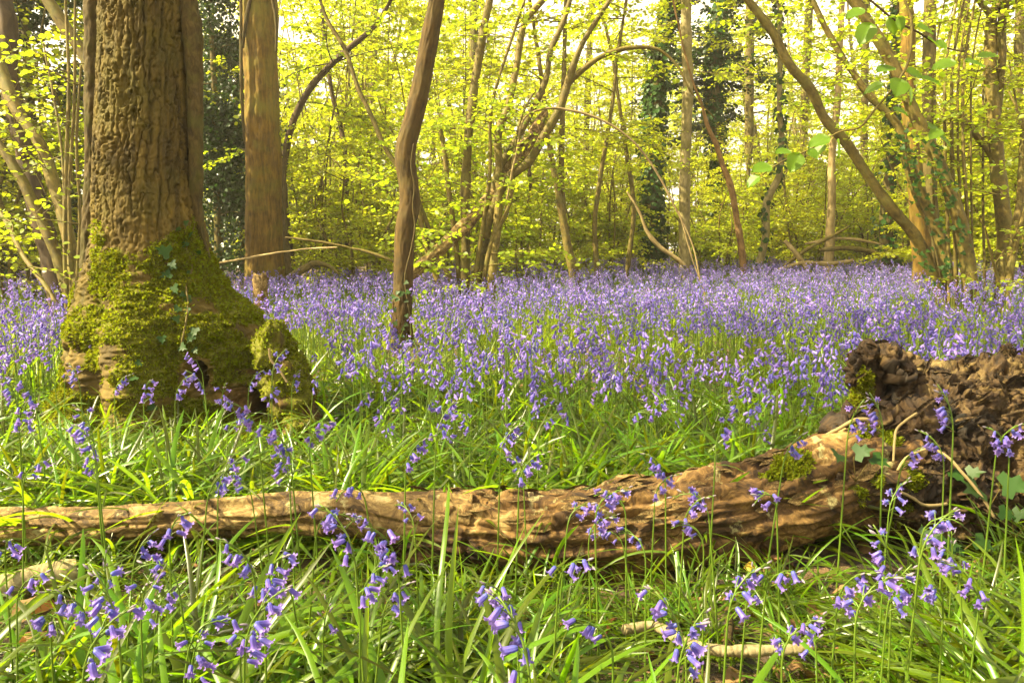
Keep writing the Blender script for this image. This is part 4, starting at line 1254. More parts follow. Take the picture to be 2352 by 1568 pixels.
bush = [make_bush(201, 4.6, 1., 6, 15, .078, M['leaf_far']), make_bush(202, 3.4, 1., 6, 16, .076, M['leaf_far'], lean=.5), make_bush(203, 7.6, 1.25, 7, 17, .085, M['leaf_far'], lean=.3), make_bush(204, 2.3, .9, 7, 13, .07, M['leaf_far'], lo=.1, lean=.6)]
used = [False] * 4
BU = [  # px, depth, kind, scale, label
    (20, 9.8, 1, 1., 'hazel bush at the edge of the drift behind the slanting pale poles'),
    (230, 10.5, 0, .9, 'hazel bush rising in the gap beside the thick furrowed tree, sunny leaf tips'),
    (690, 14., 0, .9, 'hazel bush with dense yellow leaves right beside the stringy-barked trunk'),
    (770, 16.5, 2, .9, 'tall hazel bush between the stringy-barked and slender trunks'),
    (820, 13.2, 3, 1., 'low hazel bush in front of the taller ones by the brown dead branch'),
    (870, 18., 2, 1., 'tall hazel bush filling the space behind the slender brown trunk'),
    (1000, 16., 0, 1., 'hazel bush behind the foot of the leaning dead log'),
    (1060, 20., 2, 1., 'tall pale hazel bush far behind the many-stemmed coppice'),
    (1190, 15., 1, 1., 'hazel bush glowing yellow just past the many-stemmed coppice'),
    (1270, 18., 0, 1., 'hazel bush behind the pair of trees joined at the foot'),
    (1380, 17., 1, 1., 'hazel bush under the arch of the long pale branch'),
    (1430, 22., 2, 1., 'tall hazel bush against the bright gap, next to the ivy-wrapped trunk'),
    (1540, 22., 0, .9, 'hazel bush tucked between the ivy-wrapped trunk and the tall pale trunk'),
    (1640, 18., 3, 1., 'low hazel bush around the foot of the tall pale trunk'),
    (1700, 20., 1, 1., 'hazel bush with level sprays behind the reddish snag'),
    (1810, 20., 0, .9, 'hazel bush with yellow level sprays behind the crooked pale tree'),
    (1850, 18., 3, 1.1, 'low spreading hazel bush right behind the brushwood pile'),
    (1945, 21., 0, .9, 'hazel bush glowing behind the rotten yellowish trunk'),
    (1990, 18., 1, .9, 'hazel bush between the brushwood and the leaning hazel stems'),
    (2080, 20., 2, .9, 'tall hazel bush behind the two broad trunks'),
    (2170, 15., 1, 1., 'hazel bush seen through the leaning hazel stems'),
    (2250, 17., 0, 1., 'hazel bush behind the row of straight rods'),
    (2330, 14., 1, 1., 'hazel bush behind the forked tree'),
    (2420, 12.5, 0, 1., 'hazel bush at the outer edge past the forked tree'),
    (600, 19., 2, 1., 'tall hazel bush behind the stringy-barked trunk'),
    (1330, 27., 2, 1.1, 'far tall hazel bush showing faintly beyond the joined twin trees'),
    (1760, 28., 2, 1.1, 'far tall hazel bush below the brightest gap of sky'),
    (1620, 30., 2, 1.1, 'far hazel bush behind the ivy-topped tree'),
    (1900, 30., 0, 1.3, 'far hazel bush in the sunny gap behind the dim trunks'),
    (940, 28., 2, 1.1, 'far hazel bush in the gap between slender trunk and coppice'),
    (740, 27., 2, 1.1, 'far tall hazel bush below the gap of sky by the thin dark tree'),
    (1160, 30., 2, 1.2, 'far hazel bush behind the middle of the coppice'),
    (1480, 29., 0, 1.3, 'far hazel bush behind the ivy-wrapped trunk'),
    (2060, 30., 2, 1.1, 'far hazel bush behind the broad trunks and ivy'),
    (2280, 27., 2, 1.1, 'far tall hazel bush behind rods and forked tree'),
]
rg = np.random.default_rng(55)
for px, Y, k, s, lab in BU:
    o = bush[k] if not used[k] else copy_tree(bush[k])
    used[k] = True
    x = (px - CX) / F * Y * (cp + 0)
    o.location = (x, Y, float(ground(x, Y)))
    o.rotation_euler = (0, 0, rg.uniform(0, 6.28))
    o.scale = (s, s, s * rg.uniform(.9, 1.1))
    tag(o, lab, 'bush', 'leafy hazel bushes at the back of the drift')


# ------------------------------------------------------------------ holly: dark evergreen behind the thick tree
def holly(label, px, Y, h, w, n, seed):
    rg = np.random.default_rng(seed)
    x = (px - CX) / F * Y
    b = np.array([x, Y, float(ground(x, Y))])
    t = thing('holly_tree', label, 'tree', b)
    mb, tw, P = MB(), MB(), []
    S = np.array([[*b, .08], [*(b + [.05, 0, h * .5]), .06], [*(b + [0, .1, h]), .02]])
    tube(mb, S, 8, 20)
    part('trunk', mb, M['grey'], t)
    cl = []
    C = spl(S, 50)
    for q in range(70):
        u = rg.uniform(.06, 1.)
        j = int(u * 49)
        a = rg.uniform(0, 2 * PI)
        L = w * rg.uniform(.5, 1.1) * (1 - .55 * u)
        d = np.array([math.cos(a), math.sin(a), rg.uniform(-.25, .35)])
        e = C[j, :3] + d * L
        tube(tw, np.array([[*C[j, :3], .014], [*(C[j, :3] + d * L * .6), .009], [*(e - [0, 0, .1 * L]), .003]]), 4, 6, cap=False)
        for z in range(7):
            cl.append(C[j, :3] + d * L * rg.uniform(.35, 1.08) + rg.normal(size=3) * .13)
    part('limb', tw, M['grey'], t)
    cl = np.array(cl)
    k = rg.integers(0, len(cl), n)
    p = cl[k] + rg.normal(size=(n, 3)) * .13
    mb = MB()
    leaves(mb, p, rnd_unit(n, rg), rnd_unit(n, rg) + [0, -.1, .6], rg.uniform(.045, .075, n), wid=1.1)
    part('crown', mb, M['leaf_dark'], t)


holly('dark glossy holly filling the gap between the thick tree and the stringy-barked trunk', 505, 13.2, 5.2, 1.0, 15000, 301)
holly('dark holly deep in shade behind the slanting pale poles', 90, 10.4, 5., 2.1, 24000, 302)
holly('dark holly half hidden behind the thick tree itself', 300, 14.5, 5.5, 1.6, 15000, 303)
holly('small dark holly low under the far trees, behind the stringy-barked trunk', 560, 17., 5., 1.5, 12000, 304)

# ------------------------------------------------------------------ distant wood as one mass
def gn_scatter(name, pts, rot, scl, idx, sources, label, cat):
    """One object that scatters source meshes on its own points."""
    me = bpy.data.meshes.new(name)
    n = len(pts)
    me.vertices.add(n)
    me.vertices.foreach_set('co', np.asarray(pts, np.float32).ravel())
    for nm, ty, key, v in (('rot', 'FLOAT_VECTOR', 'vector', rot), ('scl', 'FLOAT', 'value', scl), ('idx', 'INT', 'value', idx)):
        a = me.attributes.new(nm, ty, 'POINT')
        a.data.foreach_set(key, np.asarray(v, np.int32 if ty == 'INT' else np.float32).ravel())
    o = bpy.data.objects.new(name, me)
    COL.objects.link(o)
    src = bpy.data.collections.new(name + '_kinds')
    for k, (mesh) in enumerate(sources):
        q = bpy.data.objects.new('%s_kind_%02d' % (name, k), mesh)
        src.objects.link(q)
    g = bpy.data.node_groups.new(name, 'GeometryNodeTree')
    g.interface.new_socket('Geometry', in_out='INPUT', socket_type='NodeSocketGeometry')
    g.interface.new_socket('Geometry', in_out='OUTPUT', socket_type='NodeSocketGeometry')
    N, Lk = g.nodes.new, g.links.new
    gi, go = N('NodeGroupInput'), N('NodeGroupOutput')
    ci = N('GeometryNodeCollectionInfo')
    ci.inputs['Collection'].default_value = src
    ci.inputs['Separate Children'].default_value = True
    ci.inputs['Reset Children'].default_value = True
    iop = N('GeometryNodeInstanceOnPoints')
    iop.inputs['Pick Instance'].default_value = True

    def na_(nm, ty):
        q = N('GeometryNodeInputNamedAttribute')
        q.data_type = ty
        q.inputs['Name'].default_value = nm
        return next(s for s in q.outputs if s.enabled and s.name == 'Attribute')
    e2r = N('FunctionNodeEulerToRotation')
    Lk(gi.outputs[0], iop.inputs['Points'])
    Lk(ci.outputs[0], iop.inputs['Instance'])
    Lk(na_('idx', 'INT'), iop.inputs['Instance Index'])
    Lk(na_('rot', 'FLOAT_VECTOR'), e2r.inputs[0])
    Lk(e2r.outputs[0], iop.inputs['Rotation'])
    Lk(na_('scl', 'FLOAT'), iop.inputs['Scale'])
    Lk(iop.outputs[0], go.inputs[0])
    md = o.modifiers.new('scatter', 'NODES')
    md.node_group = g
    return tag(o, label, cat, kind='stuff')


def far_tree_mesh(seed, h, leafy=1.):
    rg = np.random.default_rng(seed)
    wd, LP = MB(), []
    S = np.array([[0, 0, -.2, .17], [rg.normal() * .1, rg.normal() * .1, h * .4, .13], [rg.normal() * .5, rg.normal() * .5, h * .75, .08], [rg.normal() * .7, rg.normal() * .7, h, .02]])
    tube(wd, S, 8, 16)
    clothe(rg, [S], wd, LP, int(40 * leafy), .08, (1., 2.8), .16, .17, sub=5, r=.03)
    mb = MB()
    mb.join(wd)
    lf = MB()
    put_leaves(lf, LP, 1.15)
    mb.join(lf, None, 1)
    return mb.mesh('far_tree', [M['grey'], M['leaf_far']])


FTM = [far_tree_mesh(400 + k, h, lf_) for k, (h, lf_) in enumerate(((13., 1.), (11., 1.), (15., 1.), (8., 1.), (4.6, 1.5), (5.4, 1.6)))]
rg = np.random.default_rng(77)
pts = []
for q in range(190):
    Y = rg.uniform(33, 68)
    x = rg.uniform(-.85, .85) * Y
    pts.append([x, Y, float(ground(x, Y))])
pts = np.array(pts)
n = len(pts)
gn_scatter('distant_woodland', pts, np.stack([np.zeros(n), np.zeros(n), rg.uniform(0, 6.28, n)], 1), rg.uniform(.8, 1.15, n), np.where(np.arange(n) < 105, rg.integers(0, 4, n), rg.integers(4, 6, n)), FTM, 'mass of distant sunlit spring trees closing off the wood', 'woodland')

# ------------------------------------------------------------------ bluebells
def bell(sides=24, L=.019, k=1., hi=True):
    """A hanging bell, mouth down, six recurved tips."""
    if hi:
        prof = [(.0010, 0), (.0028, -.0012), (.0034, -.005), (.0035, -.011), (.0040, -.0155)]
    else:
        prof = [(.0014, 0), (.0040, -.005), (.0044, -.014)]
    a = np.linspace(0, 2 * PI, sides, endpoint=False)
    V = [np.stack([r * np.cos(a) * (1 + (.10 * np.cos(6 * a) if hi else 0)), r * np.sin(a) * (1 + (.10 * np.cos(6 * a) if hi else 0)), np.full(sides, z)], 1) for r, z in prof]
    tip = (.5 + .5 * np.cos(6 * a)) ** (.8 if hi else 1) if hi else (np.arange(sides) % 2 == 0).astype(float)
    mixt = lambda p, q: q + (p - q) * tip
    r1, z1 = mixt(.0068, .0042), mixt(-.0185, -.0158)
    V.append(np.stack([r1 * np.cos(a), r1 * np.sin(a), z1], 1))
    if hi:
        r2, z2 = mixt(.0092, .0043), mixt(-.0170, -.0159)
        V.append(np.stack([r2 * np.cos(a), r2 * np.sin(a), z2], 1))
    V = np.concatenate(V) * k
    m = len(V) // sides
    i = np.arange(m - 1)[:, None] * sides + np.arange(sides)[None, :]
    j = np.arange(m - 1)[:, None] * sides + (np.arange(sides)[None, :] + 1) % sides
    return MB().add(V, np.stack([i, i + sides, j + sides, j], -1).reshape(-1, 4))


def bud(sides=8, L=.0125, w_=.0021):
    pr = [(.2, 0), (.8, -.2), (1., -.5), (.75, -.8), (.1, -1.)]
    a = np.linspace(0, 2 * PI, sides, endpoint=False)
    V = np.concatenate([np.stack([r * w_ * np.cos(a), r * w_ * np.sin(a), np.full(sides, z * L)], 1) for r, z in pr])
    m = len(pr)
    i = np.arange(m - 1)[:, None] * sides + np.arange(sides)[None, :]
    j = np.arange(m - 1)[:, None] * sides + (np.arange(sides)[None, :] + 1) % sides
    return MB().add(V, np.stack([i, i + sides, j + sides, j], -1).reshape(-1, 4))


BELL_HI, BELL_LO, BUD_HI, BUD_LO = bell(), bell(6, hi=False, k=1.12), bud(), bud(4)


def hang(p, d, roll, s=1.):
    """Matrix that points a bell's -z along d."""
    z = -norm(np.asarray(d, float))
    x = norm(np.cross([math.cos(roll), math.sin(roll), .01], z))
    y = np.cross(z, x)
    m = np.eye(4)
    m[:3, 0], m[:3, 1], m[:3, 2], m[:3, 3] = x * s, y * s, z * s, p
    return m


def stalk(rg, H, nod, lean, nb, nbud, r=.0022, spread=1.):
    """(stem points, [(matrix, is_bud)], pedicels) of one bluebell that nods towards +x."""
    pts, p, th = [], np.array([0., 0, 0]), lean
    L = H * (1 + .045 * nod)
    n = 16
    for k in range(n + 1):
        u = k / n
        pts.append([*p, r * (1 - .55 * u)])
        th = lean + nod * smooth(.70, 1.04, u)
        p = p + np.array([math.sin(th), 0, math.cos(th)]) * L / n
    pts = np.array(pts)
    pts[0, 2] = -.02
    C = spl(pts, 80)
    fl, ped = [], []
    tot = nb + nbud
    for k in range(tot):
        u = .80 + .195 * (k + .3) / tot
        j = int(u * 79)
        side = rg.normal() * 1.1 * spread
        out = norm(np.array([math.cos(side), math.sin(side), .35 + .2 * rg.normal()]))
        isb = k >= nb
        l = (.016 if not isb else .008) * rg.uniform(.6, 1.3)
        tg = norm(C[min(79, j + 1), :3] - C[j - 1, :3])
        e = C[j, :3] + (out * .8 + tg * .5) * l
        q = (k - nb) / max(1, nbud)
        d = norm(out * rg.uniform(.1, 1.5) + [0, 0, -.9]) if not isb else norm(out * .5 + tg * (.3 + q) + [0, 0, .2 - .4 * rg.uniform()])
        ped.append(np.array([[*C[j, :3], .0008], [*(C[j, :3] + (e - C[j, :3]) * .6 + [0, 0, .002]), .0007], [*e, .0006]]))
        fl.append((hang(e, d, rg.uniform(0, 6), rg.uniform(.66, .92) * (1. if not isb else (1.05 - .35 * q))), isb))
    return pts, fl, ped


def stem_mesh(pts, ped, sides=7, n=24, psides=4):
    mb = MB()
    tube(mb, pts, sides, n)
    for q in ped:
        tube(mb, q, psides, 3, cap=False)
    return mb


bell_me = BELL_HI.mesh('flower', M['petal'])
bud_me = BUD_HI.mesh('bud', M['stem_dark'])
WORD = {2: 'two', 3: 'three', 4: 'four', 5: 'five', 6: 'six', 7: 'seven', 8: 'eight', 9: 'nine', 10: 'ten', 11: 'eleven'}


def hero_kind(seed, H, nod, lean, nb, nbud):
    rg = np.random.default_rng(seed)
    pts, fl, ped = stalk(rg, H, nod, lean, nb, nbud)
    return dict(H=H, nod=nod, lean=lean, nb=nb, nbud=nbud, stem=stem_mesh(pts, ped).mesh('stem', M['stem']), fl=fl, tip=spl(pts, 80)[64, :3])


HK = [hero_kind(501, .36, 1.5, .03, 6, 3), hero_kind(502, .33, 2.2, .06, 5, 2), hero_kind(503, .38, .7, .02, 7, 3), hero_kind(504, .32, 2.7, .10, 5, 2), hero_kind(505, .35, 1.8, -.04, 8, 2),
      hero_kind(506, .29, .4, .05, 2, 4), hero_kind(507, .33, 2.4, .02, 4, 2), hero_kind(508, .39, 1.2, .05, 9, 2), hero_kind(509, .31, 1.1, .12, 5, 3), hero_kind(510, .30, 2.9, .16, 4, 1)]


def hero(kind, loc, rz, s, label, group):
    k = HK[kind]
    t = thing('bluebell', label, 'flower', loc, group)
    t.rotation_euler = (0, 0, rz)
    t.scale = (s, s, s)
    o = bpy.data.objects.new('stem', k['stem'])
    COL.objects.link(o)
    o.parent = t
    for m, isb in k['fl']:
        o = bpy.data.objects.new('bud' if isb else 'flower', bud_me if isb else bell_me)
        COL.objects.link(o)
        o.parent = t
        o.matrix_local = Matrix(m.tolist())
    return t


HEADS = [(238, 779), (201, 827), (373, 786), (421, 805), (483, 834), (121, 845), (183, 885), (264, 900), (330, 922), (403, 915), (469, 896), (571, 896), (626, 856), (670, 896), (509, 933), (538, 940), (637, 958), (524, 991), (340, 1028), (220, 1053), (729, 1006), (37, 922), (80, 922), (666, 1050), (55, 1100), (15, 812), (40, 856), (150, 870), (95, 965), (300, 965),
         (402, 1166), (390, 1240), (477, 1145), (502, 1124), (573, 1124), (664, 1103), (834, 1132), (950, 1132), (730, 1211), (855, 1207), (950, 1203), (12, 1290), (41, 1365), (307, 1294), (241, 1336), (116, 1435), (402, 1325), (270, 1444), (361, 1406), (581, 1315), (610, 1365), (664, 1352), (440, 1464), (552, 1522), (564, 1477), (813, 1274), (768, 1340), (830, 1381), (913, 1298), (743, 1452), (880, 1410), (324, 1423), (203, 1423), (191, 1543), (440, 1555),
         (1194, 1101), (1261, 1137), (1353, 1122), (1527, 1096), (1506, 1137), (1435, 1168), (1368, 1183), (1353, 1234), (1307, 1193), (1429, 1245), (1481, 1270), (1573, 1193), (1624, 1168), (1782, 1158), (1614, 1239), (1163, 1224), (2043, 1168), (2120, 1219), (2115, 1275), (2043, 1260), (2048, 1321), (2187, 1280), (2202, 1316), (2038, 1398), (2166, 1383), (1926, 1372), (1967, 1413), (1762, 1347), (1716, 1372), (1675, 1398), (1777, 1418), (1798, 1500), (1839, 1460), (1875, 1505), (1521, 1408), (1404, 1480), (1573, 1490), (1215, 1541), (1184, 1424), (1286, 1326), (2248, 1372), (2345, 1209), (1557, 1545),
         (1947, 1000), (2028, 993), (2189, 982), (2167, 1055), (2291, 1026), (2317, 1044), (2050, 1062), (1801, 1055), (1211, 1002), (1152, 1013), (1002, 1006), (933, 1068), (1200, 1087), (889, 944), (830, 936), (1310, 969), (1497, 958), (1445, 969), (1240, 985), (1080, 990), (1600, 975), (1700, 960), (980, 950)]
rg = np.random.default_rng(91)
NB = 0
seen_label = {}
ZG = {}


MARKS = [(110, 860, 'at the outer flank of the mossy tree foot'), (200, 810, 'against the sunlit moss of the thick tree'), (300, 930, 'before the centre of the mossy tree foot'), (400, 800, 'over the ivy on the mossy tree foot'),
         (440, 900, 'before the brown hollow in the mossy tree'), (530, 960, 'before the root under the tree hollow'), (640, 900, 'before the dark hole beside the burr'), (680, 1030, 'in grass below the burr'), (270, 1050, 'in grass under the mossy tree foot'), (60, 1010, 'in grass outside the mossy tree foot'),
         (40, 1290, 'just over the sawn log end'), (120, 1440, 'in grass below the sawn log end'), (200, 1530, 'very near, below the sawn log end'), (280, 1310, 'between sawn log and big curled leaf'), (400, 1170, 'across the thin end of the fallen log'), (500, 1130, 'across the pale thin half of the log'), (660, 1110, 'topping the log below the burr'),
         (330, 1430, 'in near grass left bare of logs'), (450, 1490, 'very near, below the big curled leaf'), (600, 1340, 'beside the big curled leaf'), (760, 1200, 'under the pale half of the log'), (820, 1290, 'in the tuft before the log centre'), (800, 1420, 'in near grass before the log centre'), (900, 1130, 'across the knobbly middle of the log'), (940, 1260, 'against the dark lower log'),
         (1190, 1100, 'over the top edge of the log centre'), (1180, 1230, 'against the dark underside of the log centre'), (1230, 1430, 'in bright grass before the log centre'), (1340, 1150, 'against the thick half of the log'), (1360, 1230, 'low against the thick half of the log'), (1440, 1230, 'before the decayed side of the log'), (1520, 1110, 'over the top edge of the thick log half'), (1590, 1200, 'before the long crack in the log'), (1780, 1140, 'over the mossy patch of the log'),
         (1480, 1470, 'by the cut end of the lichened branch'), (1560, 1520, 'behind the lichened branch'), (1700, 1370, 'above the reddish-brown stick'), (1780, 1410, 'beside the reddish-brown stick'), (1840, 1490, 'over the thin end of the lichened branch'), (1940, 1390, 'beside the shredded brown leaf'), (2050, 1390, 'in grass below the root plate'), (2050, 1270, 'before the crumbling foot of the plate'), (2120, 1240, 'before the ivy sprig under the plate'), (2170, 1380, 'in the near grass below the plate'), (2230, 1310, 'before the outer part of the root plate'),
         (1950, 1000, 'against the log where it meets the plate'), (2030, 1000, 'against the mossy crook of the root plate'), (2050, 1080, 'before the kinked rootlet'), (2180, 1010, 'against the middle of the root plate'), (2300, 1040, 'against the outer end of the root plate'), (2345, 1210, 'by the pale ivy at the plate end'),
         (1000, 1000, 'in the green strip beyond the log centre'), (850, 940, 'in the green strip beside the tree burr'), (1180, 1010, 'just over the log, below the drift'), (1310, 970, 'in the green strip under the drift edge'), (1470, 960, 'in the green strip beyond the thick log'), (1650, 965, 'in the green strip towards the root plate'), (940, 1060, 'in the strip right behind the log middle')]


def zone(px, py):
    return min(MARKS, key=lambda m: (m[0] - px) ** 2 + (m[1] - py) ** 2)[2].replace('left bare of logs', 'with no log behind')


BENDS = {0: 'nodding', 1: 'bowed', 2: 'upright', 3: 'hooked', 4: 'drooping', 5: 'stiff budding', 6: 'bowed', 7: 'nodding', 8: 'slanting', 9: 'hooked'}
for px, py in HEADS:
    kind = int(rg.integers(0, 10))
    if py > 1090 and rg.uniform() < (.14 if 1110 < py < 1230 else .08):
        continue
    if py < 1110 and kind in (3, 9, 5):
        kind = int(rg.choice([0, 2, 7]))
    k = HK[kind]
    rz = rg.uniform(-.9, .9) + (PI if rg.uniform() < .45 else 0)
    s = rg.uniform(.92, 1.12) * (1.05 if py < 1200 else 1.)
    tip = k['tip'] * s
    g = on_ground(px, py, float(tip[2]))
    if px > 1780 and py < 1110:                    # stand clear of the root plate
        s *= 1.12
        tip = k['tip'] * s
        d = ray(px, py)
        g = on_ground(px, py, float(tip[2]))
        if g[1] > 1.86:
            Y = rg.uniform(1.78, 1.86)
            p = at(px, py, Y)
            s = min(s * p[2] / tip[2], 1.35)
            tip = k['tip'] * s
            g = np.array([p[0], Y, float(ground(p[0], Y))])
    c_, s_ = math.cos(rz), math.sin(rz)
    loc = g - np.array([tip[0] * c_ - tip[1] * s_, tip[0] * s_ + tip[1] * c_, 0])
    if abs(loc[1] - 1.93) < .13:
        loc[1] = 1.93 - .14
    loc[2] = float(ground(loc[0], loc[1]))
    size_ = 'long' if s * k['H'] > .38 else ('short' if s * k['H'] < .32 else '')
    lab = ' '.join(('%s %s %s-belled bluebell %s' % (size_, BENDS[kind], WORD[k['nb']], zone(px, py))).split())
    hero(kind, loc, rz, s, lab, 'bluebells: ' + lab)
    NB += 1

# leaf tufts -----------------------------------------------------------------
def blade(mb, rg, L, wd, az, lean, bend, twist=0., segs=9, base=(0, 0, 0)):
    u = np.linspace(0, 1, segs + 1)
    th = lean + bend * u ** 1.3
    dl = L / segs
    x = np.concatenate([[0], np.cumsum(np.sin(th[:-1]) * dl)])
    z = np.concatenate([[0], np.cumsum(np.cos(th[:-1]) * dl)])
    z = np.maximum(z, .004 + .012 * rg.uniform())
    wv = wd * .5 * np.minimum(1, .55 + u * 2.2) * np.sqrt(np.clip(1 - u ** 3.2, 0, 1)) + .0004
    d = np.array([math.cos(az), math.sin(az), 0])
    sd_ = np.array([-math.sin(az), math.cos(az), 0])
    tw = twist * u
    nrm_ = np.stack([-np.cos(th) * d[0], -np.cos(th) * d[1], np.sin(th)], 1)
    C = np.asarray(base) + x[:, None] * d + z[:, None] * np.array([0, 0, 1.]) + (.02 * L * np.sin(u * 5 + az))[:, None] * sd_
    S = sd_[None] * np.cos(tw)[:, None] + nrm_ * np.sin(tw)[:, None]
    N = np.cross(np.gradient(C, axis=0), S)
    N = norm(N)
    Lf, Rt = C - S * wv[:, None] + N * wv[:, None] * .35 * -1, C + S * wv[:, None] - N * wv[:, None] * .35
    V = np.stack([Lf, C, Rt], 1).reshape(-1, 3)
    i = np.arange(segs) * 3
    mb.add(V, np.concatenate([np.stack([i, i + 1, i + 4, i + 3], 1), np.stack([i + 1, i + 2, i + 5, i + 4], 1)]))


def tuft(seed, nb, L, wd, lean, bend, segs=9, mat='blade'):
    rg = np.random.default_rng(seed)
    mb = MB()
    for k in range(nb):
        blade(mb, rg, rg.uniform(*L), rg.uniform(*wd), rg.uniform(0, 2 * PI), rg.uniform(*lean), rg.uniform(*bend), rg.normal() * .7, segs, (rg.normal() * .012, rg.normal() * .012, 0))
    return mb.mesh('tuft', M[mat])


LUSH = [tuft(600 + k, 9, (.22, .44), (.007, .0135), (.5, 1.3), (.4, 1.6)) for k in range(8)]
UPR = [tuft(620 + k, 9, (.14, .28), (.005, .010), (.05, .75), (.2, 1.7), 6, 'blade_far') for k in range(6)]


def blocked(x, y, pad=0.):
    """Where the log, the root plate or a trunk stands."""
    b = (np.abs(y - 1.95) < .075 + pad + .05 * smooth(-.2, .6, x)) & (x > -1.5) & (x < 1.2)
    b |= (x > .82) & (y > 1.98 - pad) & (y < 2.62 + pad)
    b |= ((x - float(xc[20])) / (.56 + pad)) ** 2 + ((y - YT) / (.47 + pad)) ** 2 < 1
    b |= (x - (-.85)) ** 2 + (y - 3.3) ** 2 < (.12 + pad) ** 2
    for cx_, cy_, r in ((-.92, 6.6, .10), (-3.7, 12., .32), (-2.25, 7.2, .07)):
        b |= (x - cx_) ** 2 + (y - cy_) ** 2 < (r + pad) ** 2
    return b


def scatter_xy(rg, n, y0, y1, margin=.6, wide=.70):
    y = np.sqrt(rg.uniform(y0 ** 2, y1 ** 2, n))
    x = rg.uniform(-1, 1, n) * (y * wide + margin)
    return x, y


rg = np.random.default_rng(700)
x1, y1 = scatter_xy(rg, 2500, .62, 2.6)
x2, y2 = scatter_xy(rg, 1900, 2.5, 4.2)
x, y = np.concatenate([x1, x2]), np.concatenate([y1, y2])
k = ~blocked(x, y) & ~((y > 3.) & (rg.uniform(size=len(y)) < .5))
x, y = x[k], y[k]
n = len(x)
gn_scatter('bluebell_leaves', np.stack([x, y, ground(x, y) - .004], 1), np.stack([rg.normal(0, .12, n), rg.normal(0, .12, n), rg.uniform(0, 6.28, n)], 1), rg.uniform(.75, 1.15, n) * (1 - .62 * np.exp(-((y - 1.66) / .22) ** 2)) * (1 - .45 * np.exp(-((y - 2.75) / .35) ** 2 - ((x + 1.1) / .7) ** 2)) * (1 - .68 * np.exp(-((y - 1.24) / .25) ** 6 - ((x - .38) / .34) ** 6)) * (1 - .5 * np.exp(-((y - 1.45) / .22) ** 4 - ((x + .98) / .22) ** 4)), rg.integers(0, 8, n), LUSH, 'mat of long glossy arching green bluebell leaves around the fallen log', 'leaves')
x, y = scatter_xy(rg, 17000, 3.9, 24.)
k = ~blocked(x, y) & ~((np.abs(x + .139 * y) < .15) & (y > 5.2) & (y < 6.7)) & (y < 12.5 + 11 * smooth(-4.5, 1.5, x))
x, y = x[k], y[k]
n = len(x)
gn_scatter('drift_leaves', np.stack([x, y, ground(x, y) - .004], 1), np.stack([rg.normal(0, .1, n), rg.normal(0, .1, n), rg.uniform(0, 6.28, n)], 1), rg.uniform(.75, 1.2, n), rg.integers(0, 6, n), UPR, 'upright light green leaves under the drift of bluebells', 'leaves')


# old leaves lying under the green
def litter_kind(seed):
    rg = np.random.default_rng(seed)
    u, v = np.meshgrid(np.linspace(0, 1, 6), np.linspace(-1, 1, 5))
    wv = np.sin(PI * u ** .8) * .36
    P = np.stack([u - .5, v * wv, .3 * np.abs(v * wv) + .16 * np.sin(u * 4 + rg.uniform(0, 6)) + .05 * rg.normal(size=u.shape)], -1).reshape(-1, 3) * .06
    i = (np.arange(4)[:, None] * 6 + np.arange(5)[None, :]).reshape(-1)
    return MB().add(P, np.stack([i, i + 1, i + 7, i + 6], 1)).mesh('litter', M['litter'])


rg = np.random.default_rng(711)
x, y = scatter_xy(rg, 2600, .6, 5.)
n = len(x)
gn_scatter('leaf_litter', np.stack([x, y, ground(x, y) + .006], 1), np.stack([rg.normal(0, .5, n), rg.normal(0, .5, n), rg.uniform(0, 6.28, n)], 1), rg.uniform(.5, 1.3, n), rg.integers(0, 5, n), [litter_kind(660 + k) for k in range(5)], 'old brown leaves lying on the soil under the bluebell leaves', 'leaf litter')


# the drift -------------------------------------------------------------------
def drift_kind(seed, lo=True):
    rg = np.random.default_rng(seed)
    H = rg.uniform(.30, .42)
    pts, fl, ped = stalk(rg, H, rg.uniform(.4, 1.9), rg.normal() * .08, int(rg.integers(5, 10)), int(rg.integers(1, 4)), r=.0024, spread=1.3)
    st = MB()
    tube(st, pts, 4, 10, cap=False)
    rc_ = MB()
    for m, isb in fl:
        rc_.join(BUD_LO if isb else BELL_LO, m)
    return st, rc_, pts


DK = [drift_kind(800 + k) for k in range(10)]
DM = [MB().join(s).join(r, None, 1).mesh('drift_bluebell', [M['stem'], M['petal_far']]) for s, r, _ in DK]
DS = [s.mesh('stem', M['stem']) for s, r, _ in DK]
DR = [r.mesh('flower_head', M['petal_far']) for s, r, _ in DK]
rg = np.random.default_rng(900)
x, y = scatter_xy(rg, 52000, 2.5, 24.5)
x2, y2 = scatter_xy(rg, 2600, 2.75, 6.5)
x3, y3 = scatter_xy(rg, 420, 2.3, 3.3)
x3 = np.where(x3 < -.45, np.abs(x3) * .8, x3)
x, y = np.concatenate([x, x2, x3]), np.concatenate([y, y2, y3])
dens = .62 + .85 * fbm(np.stack([x * .8, y * .8, x * 0], 1), 3, 4) * 2
dens *= (smooth(2.0, 2.7, y) * .7 + .3) * (1 - .12 * smooth(7, 11, y)) * .86
dens = np.where((x < -1.75) & (y < 5), np.maximum(dens, .5), dens)
dens = np.where((x < -.45) & (x > -2.1) & (y < 3.15), dens * .15, dens)
dens = np.where((np.abs(x + .139 * y) < .16) & (y > 4.2) & (y < 6.7) | (np.abs(x + .314 * y) < .10) & (y > 5.6) & (y < 7.3), dens * .06, dens)
k = ~blocked(x, y, .02) & (y < 12.0 + 11.5 * smooth(-4.5, 1.5, x)) & (rg.uniform(size=len(x)) < dens)
x, y = x[k], y[k]
o = np.argsort(y)
x, y = x[o], y[o]
NI = 300 - NB
